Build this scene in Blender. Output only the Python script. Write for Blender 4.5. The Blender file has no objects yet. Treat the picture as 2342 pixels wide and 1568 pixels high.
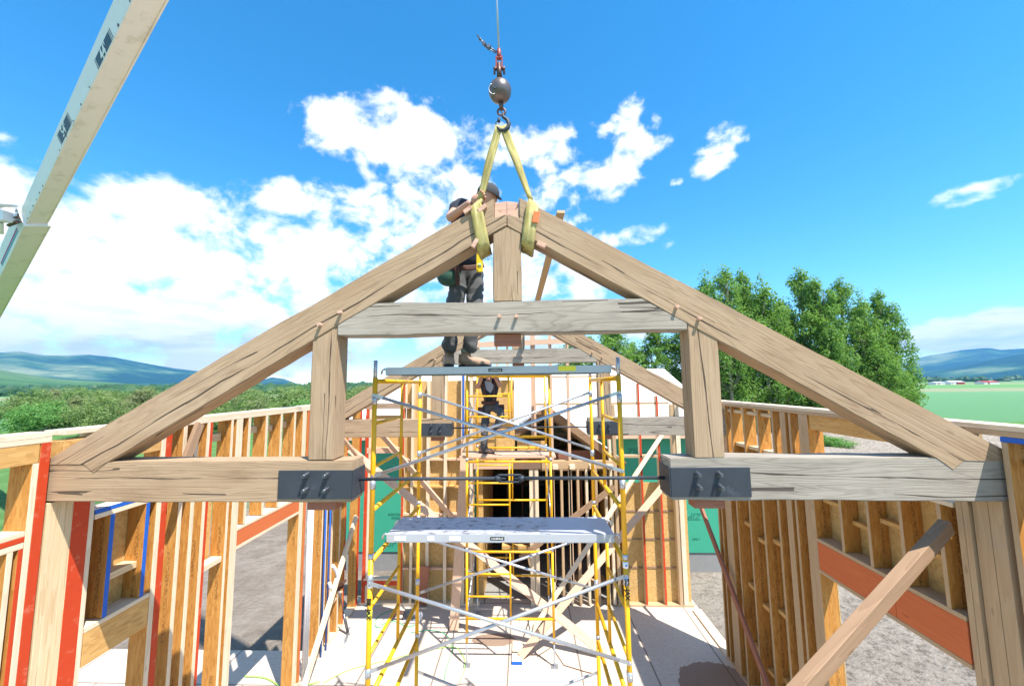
import bpy, bmesh, math, random
from mathutils import Vector, Matrix, noise
random.seed(7)
sc = bpy.context.scene
COL = sc.collection
R = math.radians
PI = math.pi
# ------------------------------------------------------------------ camera (eye = world origin, floor deck at z = FL)
F, W, H = 911.0, 2342.0, 1568.0
def _rx(a): return Matrix.Rotation(a, 3, 'X')
def _rz(a): return Matrix.Rotation(a, 3, 'Z')
CR = _rz(R(1.8)) @ _rx(PI/2+R(5.85)) @ _rz(R(-.6))
cam = bpy.data.cameras.new('camera'); cam.sensor_width = 36; cam.lens = 36*F/W; cam.clip_start = .05; cam.clip_end = 60000
co = bpy.data.objects.new('camera', cam); COL.objects.link(co); co.matrix_world = CR.to_4x4(); sc.camera = co
FL, GR = -4.78, -5.35
def at(u, v, Y=None, X=None, Z=None):
    d = CR @ Vector(((u-W/2)/F, -(v-H/2)/F, -1))
    t = Y/d.y if Y is not None else X/d.x if X is not None else Z/d.z
    return d*t
# ------------------------------------------------------------------ materials
MATS = {}
class NT:
    def __init__(s, name):
        m = bpy.data.materials.new(name); m.use_nodes = True; s.m = m; s.t = m.node_tree; s.n = s.t.nodes; s.l = s.t.links
        s.b = s.n['Principled BSDF']; MATS[name] = m
    def N(s, kind, **k):
        n = s.n.new('ShaderNode'+kind)
        for a, v in k.items():
            if a[0] == '_': setattr(n, a[1:], v)
            else: n.inputs[a].default_value = v
        return n
    def L(s, a, b): s.l.new(a, b)
    def coord(s, scale=(1, 1, 1), rnd=True, kind='Object'):
        tc = s.N('TexCoord'); mp = s.N('Mapping'); mp.inputs['Scale'].default_value = scale
        if rnd:
            oi = s.N('ObjectInfo'); mu = s.N('VectorMath', _operation='SCALE'); cb = s.N('CombineXYZ')
            s.L(oi.outputs['Random'], cb.inputs[0]); s.L(oi.outputs['Random'], cb.inputs[1]); s.L(oi.outputs['Random'], cb.inputs[2])
            s.L(cb.outputs[0], mu.inputs[0]); mu.inputs['Scale'].default_value = 37.0
            ad = s.N('VectorMath', _operation='ADD'); s.L(tc.outputs[kind], ad.inputs[0]); s.L(mu.outputs[0], ad.inputs[1]); s.L(ad.outputs[0], mp.inputs[0])
        else: s.L(tc.outputs[kind], mp.inputs[0])
        return mp.outputs[0]
    def noise(s, vec, scale=5, detail=4, rough=.55, dist=0):
        n = s.N('TexNoise'); n.inputs['Scale'].default_value = scale; n.inputs['Detail'].default_value = detail
        n.inputs['Roughness'].default_value = rough; n.inputs['Distortion'].default_value = dist; s.L(vec, n.inputs['Vector']); return n.outputs['Fac']
    def math(s, op, a, b=None, c=None, clamp=False):
        n = s.N('Math', _operation=op, _use_clamp=clamp)
        for i, x in enumerate((a, b, c)):
            if x is None: continue
            if hasattr(x, 'is_output'): s.L(x, n.inputs[i])
            else: n.inputs[i].default_value = x
        return n.outputs[0]
    def ramp(s, fac, stops):
        n = s.N('ValToRGB'); e = n.color_ramp.elements
        while len(e) < len(stops): e.new(.5)
        for i, (p, c) in enumerate(stops):
            e[i].position = p; e[i].color = (*c, 1) if len(c) == 3 else c
        s.L(fac, n.inputs[0]); return n.outputs[0]
    def mix(s, fac, a, b, mode='MIX'):
        n = s.N('MixRGB', _blend_type=mode)
        for i, x in ((0, fac), (1, a), (2, b)):
            if hasattr(x, 'is_output'): s.L(x, n.inputs[i])
            elif i == 0: n.inputs[0].default_value = x
            else: n.inputs[i].default_value = (*x, 1)
        return n.outputs[0]
    def bump(s, h, strength=.3, dist=.01):
        n = s.N('Bump'); n.inputs['Strength'].default_value = strength; n.inputs['Distance'].default_value = dist
        s.L(h, n.inputs['Height']); s.L(n.outputs[0], s.b.inputs['Normal'])
    def fin(s, col, rough=.8, metal=0, spec=.3):
        if hasattr(col, 'is_output'): s.L(col, s.b.inputs['Base Color'])
        else: s.b.inputs['Base Color'].default_value = (*col, 1)
        if hasattr(rough, 'is_output'): s.L(rough, s.b.inputs['Roughness'])
        else: s.b.inputs['Roughness'].default_value = rough
        s.b.inputs['Metallic'].default_value = metal; s.b.inputs['Specular IOR Level'].default_value = spec
        return s.m

def timber(name, c1, c2, dark, crack_w=.010, z0=None, tk=(.034, -.0145), amp=.085, slope=0.0):
    t = NT(name)
    v = t.coord((1, 1, 1))
    def mp(sc_):
        n = t.N('Mapping'); n.inputs['Scale'].default_value = sc_; t.L(v, n.inputs[0]); return n.outputs[0]
    big = t.noise(mp((.24, 4.2, 4.2)), 1.0, 3, .45, .35)
    rings = t.math('FRACT', t.math('MULTIPLY', big, 32))
    ringc = t.ramp(rings, [(0, (.15,)*3), (.25, (.8,)*3), (.8, (1,)*3), (1, (.15,)*3)])
    fine = t.noise(mp((1.6, 55, 55)), 1.0, 5, .6)
    patch = t.noise(mp((1.1, 3, 3)), 1.3, 4, .6)
    base = t.mix(t.math('MULTIPLY_ADD', patch, 2.2, -.6, clamp=True), c1, c2)
    base = t.mix(t.math('MULTIPLY', t.math('SUBTRACT', 1, ringc), .34), base, dark)
    base = t.mix(t.math('MULTIPLY', t.math('MULTIPLY_ADD', fine, 3.0, -1.35, clamp=True), .26), base, dark)
    cr = t.noise(mp((.2, 5.5, 5.5)), 1.0, 3, .5, .15)
    cd = t.math('ABSOLUTE', t.math('SUBTRACT', cr, .5))
    gate = t.math('GREATER_THAN', t.noise(mp((.8, 2, 2)), 1.7, 1), .52)
    crack = t.math('MULTIPLY', t.math('LESS_THAN', cd, crack_w*.55), gate)
    base = t.mix(t.math('MULTIPLY', crack, .82), base, (.035, .024, .018))
    base = t.mix(t.math('MULTIPLY_ADD', t.noise(mp((1.4, 6, 6)), 1.4, 6, .7), 2.2, -1.15, clamp=True), base, dark)
    # long drying checks that follow the grain
    tcx = t.N('TexCoord'); s3 = t.N('SeparateXYZ'); t.L(tcx.outputs['Object'], s3.inputs[0]); oi = t.N('ObjectInfo')
    lx = t.math('ADD', s3.outputs[0], t.math('MULTIPLY', oi.outputs['Random'], 50)); c1d = t.N('CombineXYZ'); t.L(lx, c1d.inputs[0])
    wob = t.math('MULTIPLY', t.math('SUBTRACT', t.noise(c1d.outputs[0], 1.1, 5, .45), .5), amp)
    zz = t.math('SUBTRACT', t.math('ADD', s3.outputs[2], t.math('MULTIPLY', lx, .0)), wob)
    thick = t.math('MULTIPLY_ADD', t.noise(c1d.outputs[0], 1.6, 3), *tk)
    z0 = t.math('MULTIPLY_ADD', s3.outputs[0], slope, z0) if z0 is not None else t.math('MULTIPLY_ADD', t.math('FRACT', t.math('MULTIPLY', oi.outputs['Random'], 7.31)), .14, -.08)
    ck1 = t.math('LESS_THAN', t.math('ABSOLUTE', t.math('SUBTRACT', zz, z0)), thick)
    crack = t.math('MAXIMUM', crack, ck1)
    base = t.mix(t.math('MULTIPLY', ck1, .85), base, (.03, .02, .015))
    # knots
    kv = t.N('TexVoronoi'); kv.inputs['Scale'].default_value = 1.0; t.L(mp((2.0, 5, 5)), kv.inputs['Vector'])
    kd = kv.outputs['Distance']
    knot = t.ramp(kd, [(0, (1,)*3), (.05, (.8,)*3), (.085, (0,)*3), (1, (0,)*3)])
    base = t.mix(t.math('MULTIPLY', knot, .45), base, dark)
    hgt = t.math('SUBTRACT', t.math('MULTIPLY_ADD', fine, .35, t.math('MULTIPLY', ringc, .3)), t.math('MULTIPLY', crack, 1.6))
    t.bump(hgt, .55, .006)
    return t.fin(base, .82)
timber('timber_brown', (.365, .245, .145), (.44, .315, .20), (.16, .092, .047), .010)
timber('timber_grey', (.31, .265, .21), (.41, .36, .295), (.12, .098, .075), .013)
TB = ((.365, .245, .145), (.44, .315, .20), (.16, .092, .047))
timber('timber_left_rafter', *TB, .010, z0=-.025, tk=(.030, -.0095), amp=.11)
timber('timber_post_checked', *TB, .010, z0=.0, tk=(.026, -.0085), amp=.06, slope=.06)
timber('timber_grey_checked', (.30, .26, .21), (.40, .352, .29), (.11, .09, .07), .014, z0=.02, tk=(.026, -.0095), amp=.07, slope=-.03)
timber('timber_dull_brown', (.36, .25, .165), (.42, .31, .22), (.17, .10, .06), .009)  # brown timber, a little duller than the truss members

def lumber(name, c1, c2, dark, k=.35):
    t = NT(name); v = t.coord((1, 1, 1))
    def mp(sc_):
        n = t.N('Mapping'); n.inputs['Scale'].default_value = sc_; t.L(v, n.inputs[0]); return n.outputs[0]
    big = t.noise(mp((.5, 7, 7)), 1.0, 2, .5, .3)
    rings = t.math('FRACT', t.math('MULTIPLY', big, 9))
    fine = t.noise(mp((1.3, 60, 60)), 1.0, 4, .6)
    base = t.mix(t.noise(mp((.8, 2, 2)), 1.5, 2), c1, c2)
    base = t.mix(t.math('MULTIPLY', rings, k), base, dark)
    base = t.mix(t.math('MULTIPLY', fine, k*.7), base, dark)
    kv = t.N('TexVoronoi'); kv.inputs['Scale'].default_value = 1.0; t.L(mp((2.2, 7, 7)), kv.inputs['Vector'])
    knot = t.ramp(kv.outputs['Distance'], [(0, (1,)*3), (.06, (.7,)*3), (.10, (0,)*3), (1, (0,)*3)])
    base = t.mix(t.math('MULTIPLY', knot, .5), base, tuple(x*.45 for x in dark))
    t.bump(fine, .25, .003)
    return t.fin(base, .75)
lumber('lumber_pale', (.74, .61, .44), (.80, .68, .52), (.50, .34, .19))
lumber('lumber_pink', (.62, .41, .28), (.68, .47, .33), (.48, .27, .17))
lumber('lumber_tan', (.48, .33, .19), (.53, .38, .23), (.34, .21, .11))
lumber('lumber_fresh', (.62, .40, .29), (.70, .48, .36), (.42, .20, .13), .5)
lumber('lumber_redwood', (.33, .13, .08), (.38, .17, .10), (.22, .08, .05), .5)
lumber('lumber_brace', (.31, .195, .115), (.37, .24, .15), (.19, .11, .06), .4)  # darkened brown stands in for shade on the large lower right brace
lumber('paint_header_orange', (.58, .14, .045), (.64, .18, .06), (.42, .09, .03), .3)

def flakes(name, c1, c2, c3, sx=(5, 16, 16), marks=.0):
    t = NT(name); v = t.coord((1, 1, 1))
    def mp(sc_):
        n = t.N('Mapping'); n.inputs['Scale'].default_value = sc_; t.L(v, n.inputs[0]); return n.outputs[0]
    vo = t.N('TexVoronoi'); vo.inputs['Scale'].default_value = 1.0; vo.inputs['Randomness'].default_value = 1.0; t.L(mp(sx), vo.inputs['Vector'])
    sep = t.N('SeparateColor'); t.L(vo.outputs['Color'], sep.inputs[0])
    vo2 = t.N('TexVoronoi'); vo2.inputs['Scale'].default_value = 1.0; t.L(mp((sx[0]*2.1, sx[1]*1.7, sx[2]*1.7)), vo2.inputs['Vector'])
    sep2 = t.N('SeparateColor'); t.L(vo2.outputs['Color'], sep2.inputs[0])
    base = t.mix(sep.outputs[0], c1, c2)
    base = t.mix(t.math('MULTIPLY', t.math('POWER', sep2.outputs[1], 2.5), .8), base, c3)
    base = t.mix(t.math('MULTIPLY_ADD', t.noise(mp((1.5, 3, 3)), 1, 3), 1.6, -.6, clamp=True), base, c1)
    if marks:
        tc2 = t.N('TexCoord'); s2 = t.N('SeparateXYZ'); t.L(tc2.outputs['Object'], s2.inputs[0])
        q = t.N('CombineXYZ'); t.L(t.math('FLOOR', t.math('MULTIPLY', s2.outputs[0], 75)), q.inputs[0]); t.L(t.math('FLOOR', t.math('MULTIPLY', s2.outputs[1], 140)), q.inputs[1])
        wn = t.N('TexWhiteNoise'); t.L(q.outputs[0], wn.inputs[0])
        line = t.math('LESS_THAN', t.math('ABSOLUTE', t.math('SUBTRACT', s2.outputs[1], .02)), .017)
        band = t.math('MULTIPLY', t.math('GREATER_THAN', t.noise(mp((1.1, .01, .01)), 1, 0), .50), line)
        mk = t.math('MULTIPLY', t.math('GREATER_THAN', wn.outputs[0], .5), band)
        base = t.mix(t.math('MULTIPLY', mk, marks), base, (.05, .025, .012))
    t.bump(sep2.outputs[0], .2, .003)
    return t.fin(base, .7)
flakes('lsl_face', (.47, .20, .04), (.58, .29, .075), (.35, .135, .022), (7, 42, 42), marks=.5)
flakes('lsl_header', (.58, .32, .10), (.66, .40, .15), (.42, .22, .07), (6, 30, 30))
flakes('osb_panel', (.56, .34, .12), (.64, .43, .18), (.42, .23, .075), (20, 24, 24), marks=0)
flakes('lsl_pale', (.64, .48, .28), (.70, .55, .35), (.52, .35, .18), (2, 50, 50))

def paint(name, col, rough=.5, var=.12, scale=9, metal=0, dirt=None, dk=.0):
    t = NT(name); v = t.coord((1, 1, 1))
    n = t.noise(v, scale, 5, .6)
    c = t.mix(n, tuple(x*(1-var) for x in col), tuple(min(1, x*(1+var)) for x in col))
    if dirt:
        d = t.ramp(t.noise(v, scale*.8, 6, .7), [(0, (0,)*3), (.56, (0,)*3), (.64, (1,)*3), (1, (1,)*3)])
        c = t.mix(t.math('MULTIPLY', d, dk), c, dirt)
    t.bump(n, .1, .002)
    return t.fin(c, rough, metal, .4)
paint('paint_red', (.52, .048, .010), .6, .1, 14, 0, (.75, .4, .25), .2)
paint('paint_blue', (.01, .11, .48), .5, .1)
paint('scaffold_yellow', (.80, .40, .008), .42, .1, 7, 0, (.28, .19, .09), .35)
paint('galvanised', (.50, .52, .56), .38, .15, 25, .75)
paint('aluminium', (.50, .51, .545), .42, .08, 6, .35)
paint('steel_black', (.034, .041, .052), .55, .3, 6, .0, (.075, .09, .11), .5)
paint('steel_bolt', (.14, .15, .17), .38, .2, 20, .8)
paint('iron_rusty', (.13, .075, .06), .45, .3, 12, .5, (.30, .08, .05), .5)
paint('iron_red', (.30, .06, .05), .5, .3, 20, .3)
paint('ball_steel', (.17, .14, .13), .36, .25, 5, .6, (.24, .10, .07), .5)
paint('crane_white', (.80, .78, .80), .45, .04, 3, 0, (.50, .42, .30), .15)
paint('crane_white_shaded', (.84, .72, .66), .55, .06, 2.5, 0, (.42, .33, .22), .3)  # underside shade put into the boom colour, pink offsets green bounce
paint('decal_dark', (.03, .07, .11), .5, .1)
paint('decal_black', (.012, .012, .014), .5, .1)
paint('decal_white', (.85, .85, .85), .5, .03)
paint('decal_yellow', (.85, .78, .05), .5, .03)
paint('decal_magenta', (.35, .05, .22), .5, .1)
paint('decal_cyan', (.05, .35, .55), .5, .1)
paint('membrane_green', (.042, .32, .195), .55, .10, 1.6)
paint('print_green', (.02, .19, .125), .6, .1)
paint('roof_sheathing_white', (.80, .74, .66), .7, .06, 1.2)
paint('concrete', (.24, .235, .225), .9, .15, 5)
paint('tag_orange', (.80, .17, .05), .6, .1)
paint('level_yellow', (.85, .62, .03), .45, .05)
paint('shirt_dark', (.032, .036, .048), .9, .3, 12)
paint('cap_grey', (.05, .053, .06), .9, .2, 20)
paint('trousers', (.10, .10, .102), .9, .22, 14)
paint('trousers_dark', (.085, .085, .09), .9, .22, 14)
paint('skin', (.56, .29, .20), .55, .08, 20)
paint('boot_suede', (.40, .26, .185), .8, .15, 20)
paint('boot_sole', (.02, .018, .018), .7, .1)
paint('sock_grey', (.35, .34, .34), .9, .1)
paint('pouch_green', (.035, .095, .065), .8, .25, 15)
paint('leather', (.085, .035, .022), .7, .2, 15)
paint('cord_green', (.10, .42, .22), .5, .1)
paint('rubber_black', (.015, .015, .017), .6, .1)
paint('conduit_white', (.75, .76, .80), .5, .05)
paint('rope_brown', (.14, .06, .035), .8, .2)
paint('shirt_grey', (.28, .29, .33), .9, .1)
def straps():
    t = NT('sling_webbing'); v = t.coord((1, 1, 1))
    n = t.N('Mapping'); n.inputs['Scale'].default_value = (3, 45, 45); t.L(v, n.inputs[0])
    f = t.noise(n.outputs[0], 1, 4, .6); g = t.noise(v, 9, 4, .6)
    c = t.ramp(f, [(.25, (.20, .155, .035)), (.5, (.42, .355, .12)), (.75, (.58, .52, .27))])
    c = t.mix(t.math('MULTIPLY_ADD', g, 1.5, -.65, clamp=True), c, (.28, .21, .09))
    t.bump(f, .5, .004); t.fin(c, .8)
straps()
def floor_mat():
    t = NT('subfloor_panels'); tc = t.N('TexCoord'); v = tc.outputs['Object']
    br = t.N('TexBrick'); br.inputs['Scale'].default_value = 1; br.inputs['Brick Width'].default_value = 1.22; br.inputs['Row Height'].default_value = 2.44
    br.inputs['Mortar Size'].default_value = .013; br.inputs['Mortar Smooth'].default_value = 0; br.offset = .5
    mp = t.N('Mapping'); mp.inputs['Location'].default_value = (.35, .5, 0); t.L(v, mp.inputs[0]); t.L(mp.outputs[0], br.inputs['Vector'])
    c = t.mix(t.noise(v, 1.3, 6, .65), (.46, .38, .31), (.60, .53, .45))
    c = t.mix(t.math('MULTIPLY_ADD', t.noise(v, 22, 5, .7), 2.6, -1.25, clamp=True), c, (.34, .26, .19))
    c = t.mix(t.math('MULTIPLY', br.outputs['Fac'], .8), c, (.12, .09, .07))
    sx = t.N('SeparateXYZ'); t.L(v, sx.inputs[0]); nz = t.noise(v, 3.5, 5, .65)
    def spot(x, y, rx, ry):
        a = t.math('POWER', t.math('DIVIDE', t.math('SUBTRACT', sx.outputs[0], x), rx), 2.0)
        b = t.math('POWER', t.math('DIVIDE', t.math('SUBTRACT', sx.outputs[1], y), ry), 2.0)
        r = t.math('MULTIPLY_ADD', nz, 1.1, t.math('ADD', a, b)); return t.math('LESS_THAN', r, 1.45)
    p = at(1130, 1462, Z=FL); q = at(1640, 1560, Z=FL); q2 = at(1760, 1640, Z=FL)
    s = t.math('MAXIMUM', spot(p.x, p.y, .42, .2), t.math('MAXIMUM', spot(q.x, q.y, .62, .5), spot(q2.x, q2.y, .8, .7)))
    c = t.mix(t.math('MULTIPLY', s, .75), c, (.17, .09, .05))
    t.fin(c, .75)
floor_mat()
def ground_mat():
    t = NT('ground'); tc = t.N('TexCoord'); v = tc.outputs['Object']; sx = t.N('SeparateXYZ'); t.L(v, sx.inputs[0]); X, Y = sx.outputs[0], sx.outputs[1]
    n1 = t.noise(v, .12, 6, .6); n2 = t.noise(v, 1.4, 8, .7); n3 = t.noise(v, 7, 8, .75)
    dirt = t.ramp(n2, [(.3, (.19, .155, .125)), (.5, (.28, .235, .195)), (.7, (.35, .305, .26))])
    dirt = t.mix(t.math('MULTIPLY_ADD', n3, 3.2, -1.85, clamp=True), dirt, (.13, .105, .085))
    grass = t.ramp(t.noise(v, .8, 8, .7), [(.3, (.06, .14, .04)), (.5, (.10, .21, .06)), (.7, (.15, .27, .09))])
    lt = t.math('MULTIPLY_ADD', X, .25, -.5, clamp=True); dirt = t.mix(t.math('MULTIPLY', lt, .55), dirt, t.ramp(n3, [(.40, (.10, .085, .07)), (.47, (.31, .27, .225)), (.6, (.45, .40, .345))]))
    # far cultivated strips
    w = t.math('MULTIPLY_ADD', n1, 18.0, Y)
    fld = t.ramp(t.math('DIVIDE', w, 1400.0), [(0, (.085, .21, .10)), (.10, (.10, .235, .12)), (.135, (.12, .25, .13)), (.137, (.28, .25, .17)), (.18, (.24, .25, .15)), (.19, (.10, .24, .08)), (.30, (.13, .25, .09)), (.31, (.27, .27, .16)), (.5, (.10, .20, .08)), (1, (.10, .20, .09))])
    fld = t.mix(t.math('MULTIPLY', t.noise(v, .03, 4, .6), .5), fld, (.13, .26, .10))
    far = t.math('GREATER_THAN', w, 62.0)
    g = t.mix(far, grass, fld)
    # dirt yard round the building
    a = t.math('POWER', t.math('DIVIDE', t.math('SUBTRACT', X, 14.0), 29.0), 4.0)
    b = t.math('POWER', t.math('DIVIDE', t.math('SUBTRACT', Y, 12.0), 31.0), 4.0)
    # left limit
    d = t.math('ADD', t.math('ADD', a, b), t.math('MULTIPLY_ADD', n2, .9, t.math('MULTIPLY', n1, .5)))
    m = t.math('MULTIPLY_ADD', t.math('SUBTRACT', 1.55, d), 5.0, 0.0, clamp=True)
    c = t.mix(m, g, dirt)
    bh = t.math('ADD', n2, t.math('MULTIPLY', n3, .5)); t.bump(bh, .9, .25)
    t.fin(c, .95, 0, .1)
ground_mat()
def mountain_mat(name, c1, c2, c3):
    t = NT(name); tc = t.N('TexCoord'); v = tc.outputs['Object']
    n = t.noise(v, .0011, 7, .62); n2 = t.noise(v, .006, 6, .65)
    c = t.ramp(n, [(.38, c1), (.5, c1), (.56, c2), (.66, c3)])
    c = t.mix(t.math('MULTIPLY_ADD', n2, 2, -.8, clamp=True), c, c1)
    t.fin(c, 1, 0, 0)
mountain_mat('mountain_forest_shade', (.014, .05, .035), (.05, .12, .05), (.22, .26, .13))  # dark tone holds cloud shadow, pale patches stand for sunlit slopes
mountain_mat('foothill_green', (.04, .10, .03), (.08, .16, .05), (.11, .18, .07))
def leaf_mat(name, cols, tr=.35):
    t = NT(name); g = t.N('NewGeometry'); v = t.coord((1, 1, 1), False)
    r = t.ramp(g.outputs['Random Per Island'], [(0, cols[0]), (.5, cols[1]), (1, cols[2])])
    c = t.mix(t.math('MULTIPLY', t.noise(v, .7, 2), .6), r, cols[0])
    t.fin(c, .55, 0, .25)
    tb = t.N('BsdfTranslucent'); ms = t.N('MixShader'); ms.inputs[0].default_value = tr
    t.L(t.mix(.5, c, (.25, .40, .04)), tb.inputs[0]); t.L(t.b.outputs[0], ms.inputs[1]); t.L(tb.outputs[0], ms.inputs[2])
    t.L(ms.outputs[0], t.n['Material Output'].inputs['Surface'])
leaf_mat('leaf_poplar', ((.12, .26, .045), (.21, .39, .08), (.33, .52, .15)), .55)
leaf_mat('leaf_willow', ((.15, .22, .07), (.23, .32, .11), (.33, .42, .17)), .5)
leaf_mat('leaf_olive', ((.18, .20, .09), (.27, .29, .14), (.40, .40, .22)), .5)
leaf_mat('leaf_bright', ((.10, .24, .06), (.17, .38, .10), (.25, .48, .14)), .5)
paint('bark', (.22, .20, .17), .9, .3, 6)
paint('barn_white', (.7, .7, .7), .8); paint('barn_red', (.35, .05, .04), .8); paint('barn_roof', (.5, .5, .5), .7)
M = MATS
# ------------------------------------------------------------------ object helpers
def tag(o, label=None, cat=None, group=None, kind=None):
    if label: o['label'] = label
    if cat: o['category'] = cat
    if group: o['group'] = group
    if kind: o['kind'] = kind
    return o
def empty(name, loc, label, cat, group=None):
    o = bpy.data.objects.new(name, None); COL.objects.link(o); o.location = loc; o.empty_display_size = .2
    return tag(o, label, cat, group)
def wloc(o):
    v = Vector((0, 0, 0))
    while o: v += o.location; o = o.parent
    return v
def put(name, me, parent=None, mw=None):
    """link mesh ME (already in local coordinates) with the world matrix MW under PARENT (whose chain is translation only, or a mesh with its own matrix)"""
    o = bpy.data.objects.new(name, me); COL.objects.link(o)
    mw = mw or Matrix.Identity(4)
    if parent:
        o.parent = parent; o.matrix_parent_inverse = WM[parent.name].inverted() if parent.name in WM else Matrix.Translation(wloc(parent)).inverted()
    o.matrix_basis = mw
    WM[o.name] = mw.copy()
    return o
WM = {}
def setmats(me, mats):
    for m in mats: me.materials.append(M[m] if isinstance(m, str) else m)
def frame(d, up=Vector((0, 0, 1))):
    x = d.normalized()
    if abs(x.dot(up)) > .995: up = Vector((0, 1, 0))
    y = up.cross(x).normalized(); z = x.cross(y)
    return Matrix((x, y, z)).transposed()
def beam(name, p0, p1, w, h, mat, parent=None, up=None, bev=.003):
    """board from p0 to p1 (centre line), W across, H along UP"""
    p0, p1 = Vector(p0), Vector(p1); d = p1-p0; L_ = d.length
    fr = frame(d, Vector(up) if up else Vector((0, 0, 1)))
    bm = bmesh.new(); bmesh.ops.create_cube(bm, size=1); bmesh.ops.scale(bm, vec=(L_, w, h), verts=bm.verts)
    if bev: bmesh.ops.bevel(bm, geom=bm.edges[:], offset=bev, segments=1, affect='EDGES')
    me = bpy.data.meshes.new(name); bm.to_mesh(me); bm.free(); setmats(me, [mat])
    mw = Matrix.Translation((p0+p1)/2) @ fr.to_4x4()
    return put(name, me, parent, mw)
def box(name, lo, hi, mats, parent=None, bev=.002):
    """axis-aligned box; MATS a name, or (X-faces, Y-faces, Z-faces[, plus-X face])"""
    lo, hi = Vector(lo), Vector(hi); c = (lo+hi)/2; d = [abs(hi[i]-lo[i]) for i in range(3)]
    a = d.index(max(d)); ax = Vector([1 if i == a else 0 for i in range(3)])
    up = Vector((0, 0, 1)) if a != 2 else Vector((0, 1, 0))
    fr = frame(ax, up); inv = fr.inverted()
    bm = bmesh.new(); bmesh.ops.create_cube(bm, size=1); bmesh.ops.scale(bm, vec=d, verts=bm.verts)
    if bev: bmesh.ops.bevel(bm, geom=bm.edges[:], offset=min(bev, min(d)*.3), segments=1, affect='EDGES')
    if isinstance(mats, str): ml = [mats]
    else:
        ml = list(mats)
        for f in bm.faces:
            n = f.normal; k = max(range(3), key=lambda i: abs(n[i])); f.material_index = k
            if len(ml) > 3 and k == 0 and n.x > 0: f.material_index = 3
    bmesh.ops.transform(bm, matrix=inv.to_4x4(), verts=bm.verts)
    me = bpy.data.meshes.new(name); bm.to_mesh(me); bm.free(); setmats(me, ml)
    return put(name, me, parent, Matrix.Translation(c) @ fr.to_4x4())
def prism(name, pts, y0, y1, ang, mat, parent, jit=.004, bev=.007, seed=0, step=.13):
    """timber cut to the XZ polygon PTS, from y0 to y1, grain at angle ANG"""
    c = Vector((sum(p[0] for p in pts)/len(pts), (y0+y1)/2, sum(p[1] for p in pts)/len(pts)))
    rot = Matrix.Rotation(-ang, 4, 'Y'); mw = Matrix.Translation(c) @ rot; inv = mw.inverted()
    P = []
    n = len(pts)
    for i in range(n):
        a, b = Vector(pts[i]), Vector(pts[(i+1) % n]); L_ = (b-a).length; k = max(1, int(L_/step)); nr = Vector((-(b-a).y, (b-a).x)).normalized()
        for j in range(k):
            q = a.lerp(b, j/k)
            if j and jit: q = q + nr*(noise.noise(Vector((q.x*1.7+seed*7, q.y*1.7, seed*3.1)))*jit*2+noise.noise(Vector((q.x*7+seed*7, q.y*7, seed*3.1)))*jit*.8)
            P.append(q)
    bm = bmesh.new()
    A = [bm.verts.new(inv @ Vector((q.x, y0, q.y))) for q in P]; B = [bm.verts.new(inv @ Vector((q.x, y1, q.y))) for q in P]
    bm.faces.new(A); bm.faces.new(B[::-1])
    for i in range(len(P)):
        j = (i+1) % len(P); bm.faces.new((A[j], A[i], B[i], B[j]))
    bmesh.ops.recalc_face_normals(bm, faces=bm.faces)
    if bev:
        ed = [e for e in bm.edges if len(e.link_faces) == 2 and e.calc_face_angle(0) > R(25)]
        bmesh.ops.bevel(bm, geom=ed, offset=bev, segments=2, affect='EDGES', clamp_overlap=True)
    me = bpy.data.meshes.new(name); bm.to_mesh(me); bm.free(); setmats(me, [mat])
    return put(name, me, parent, mw)
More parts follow.
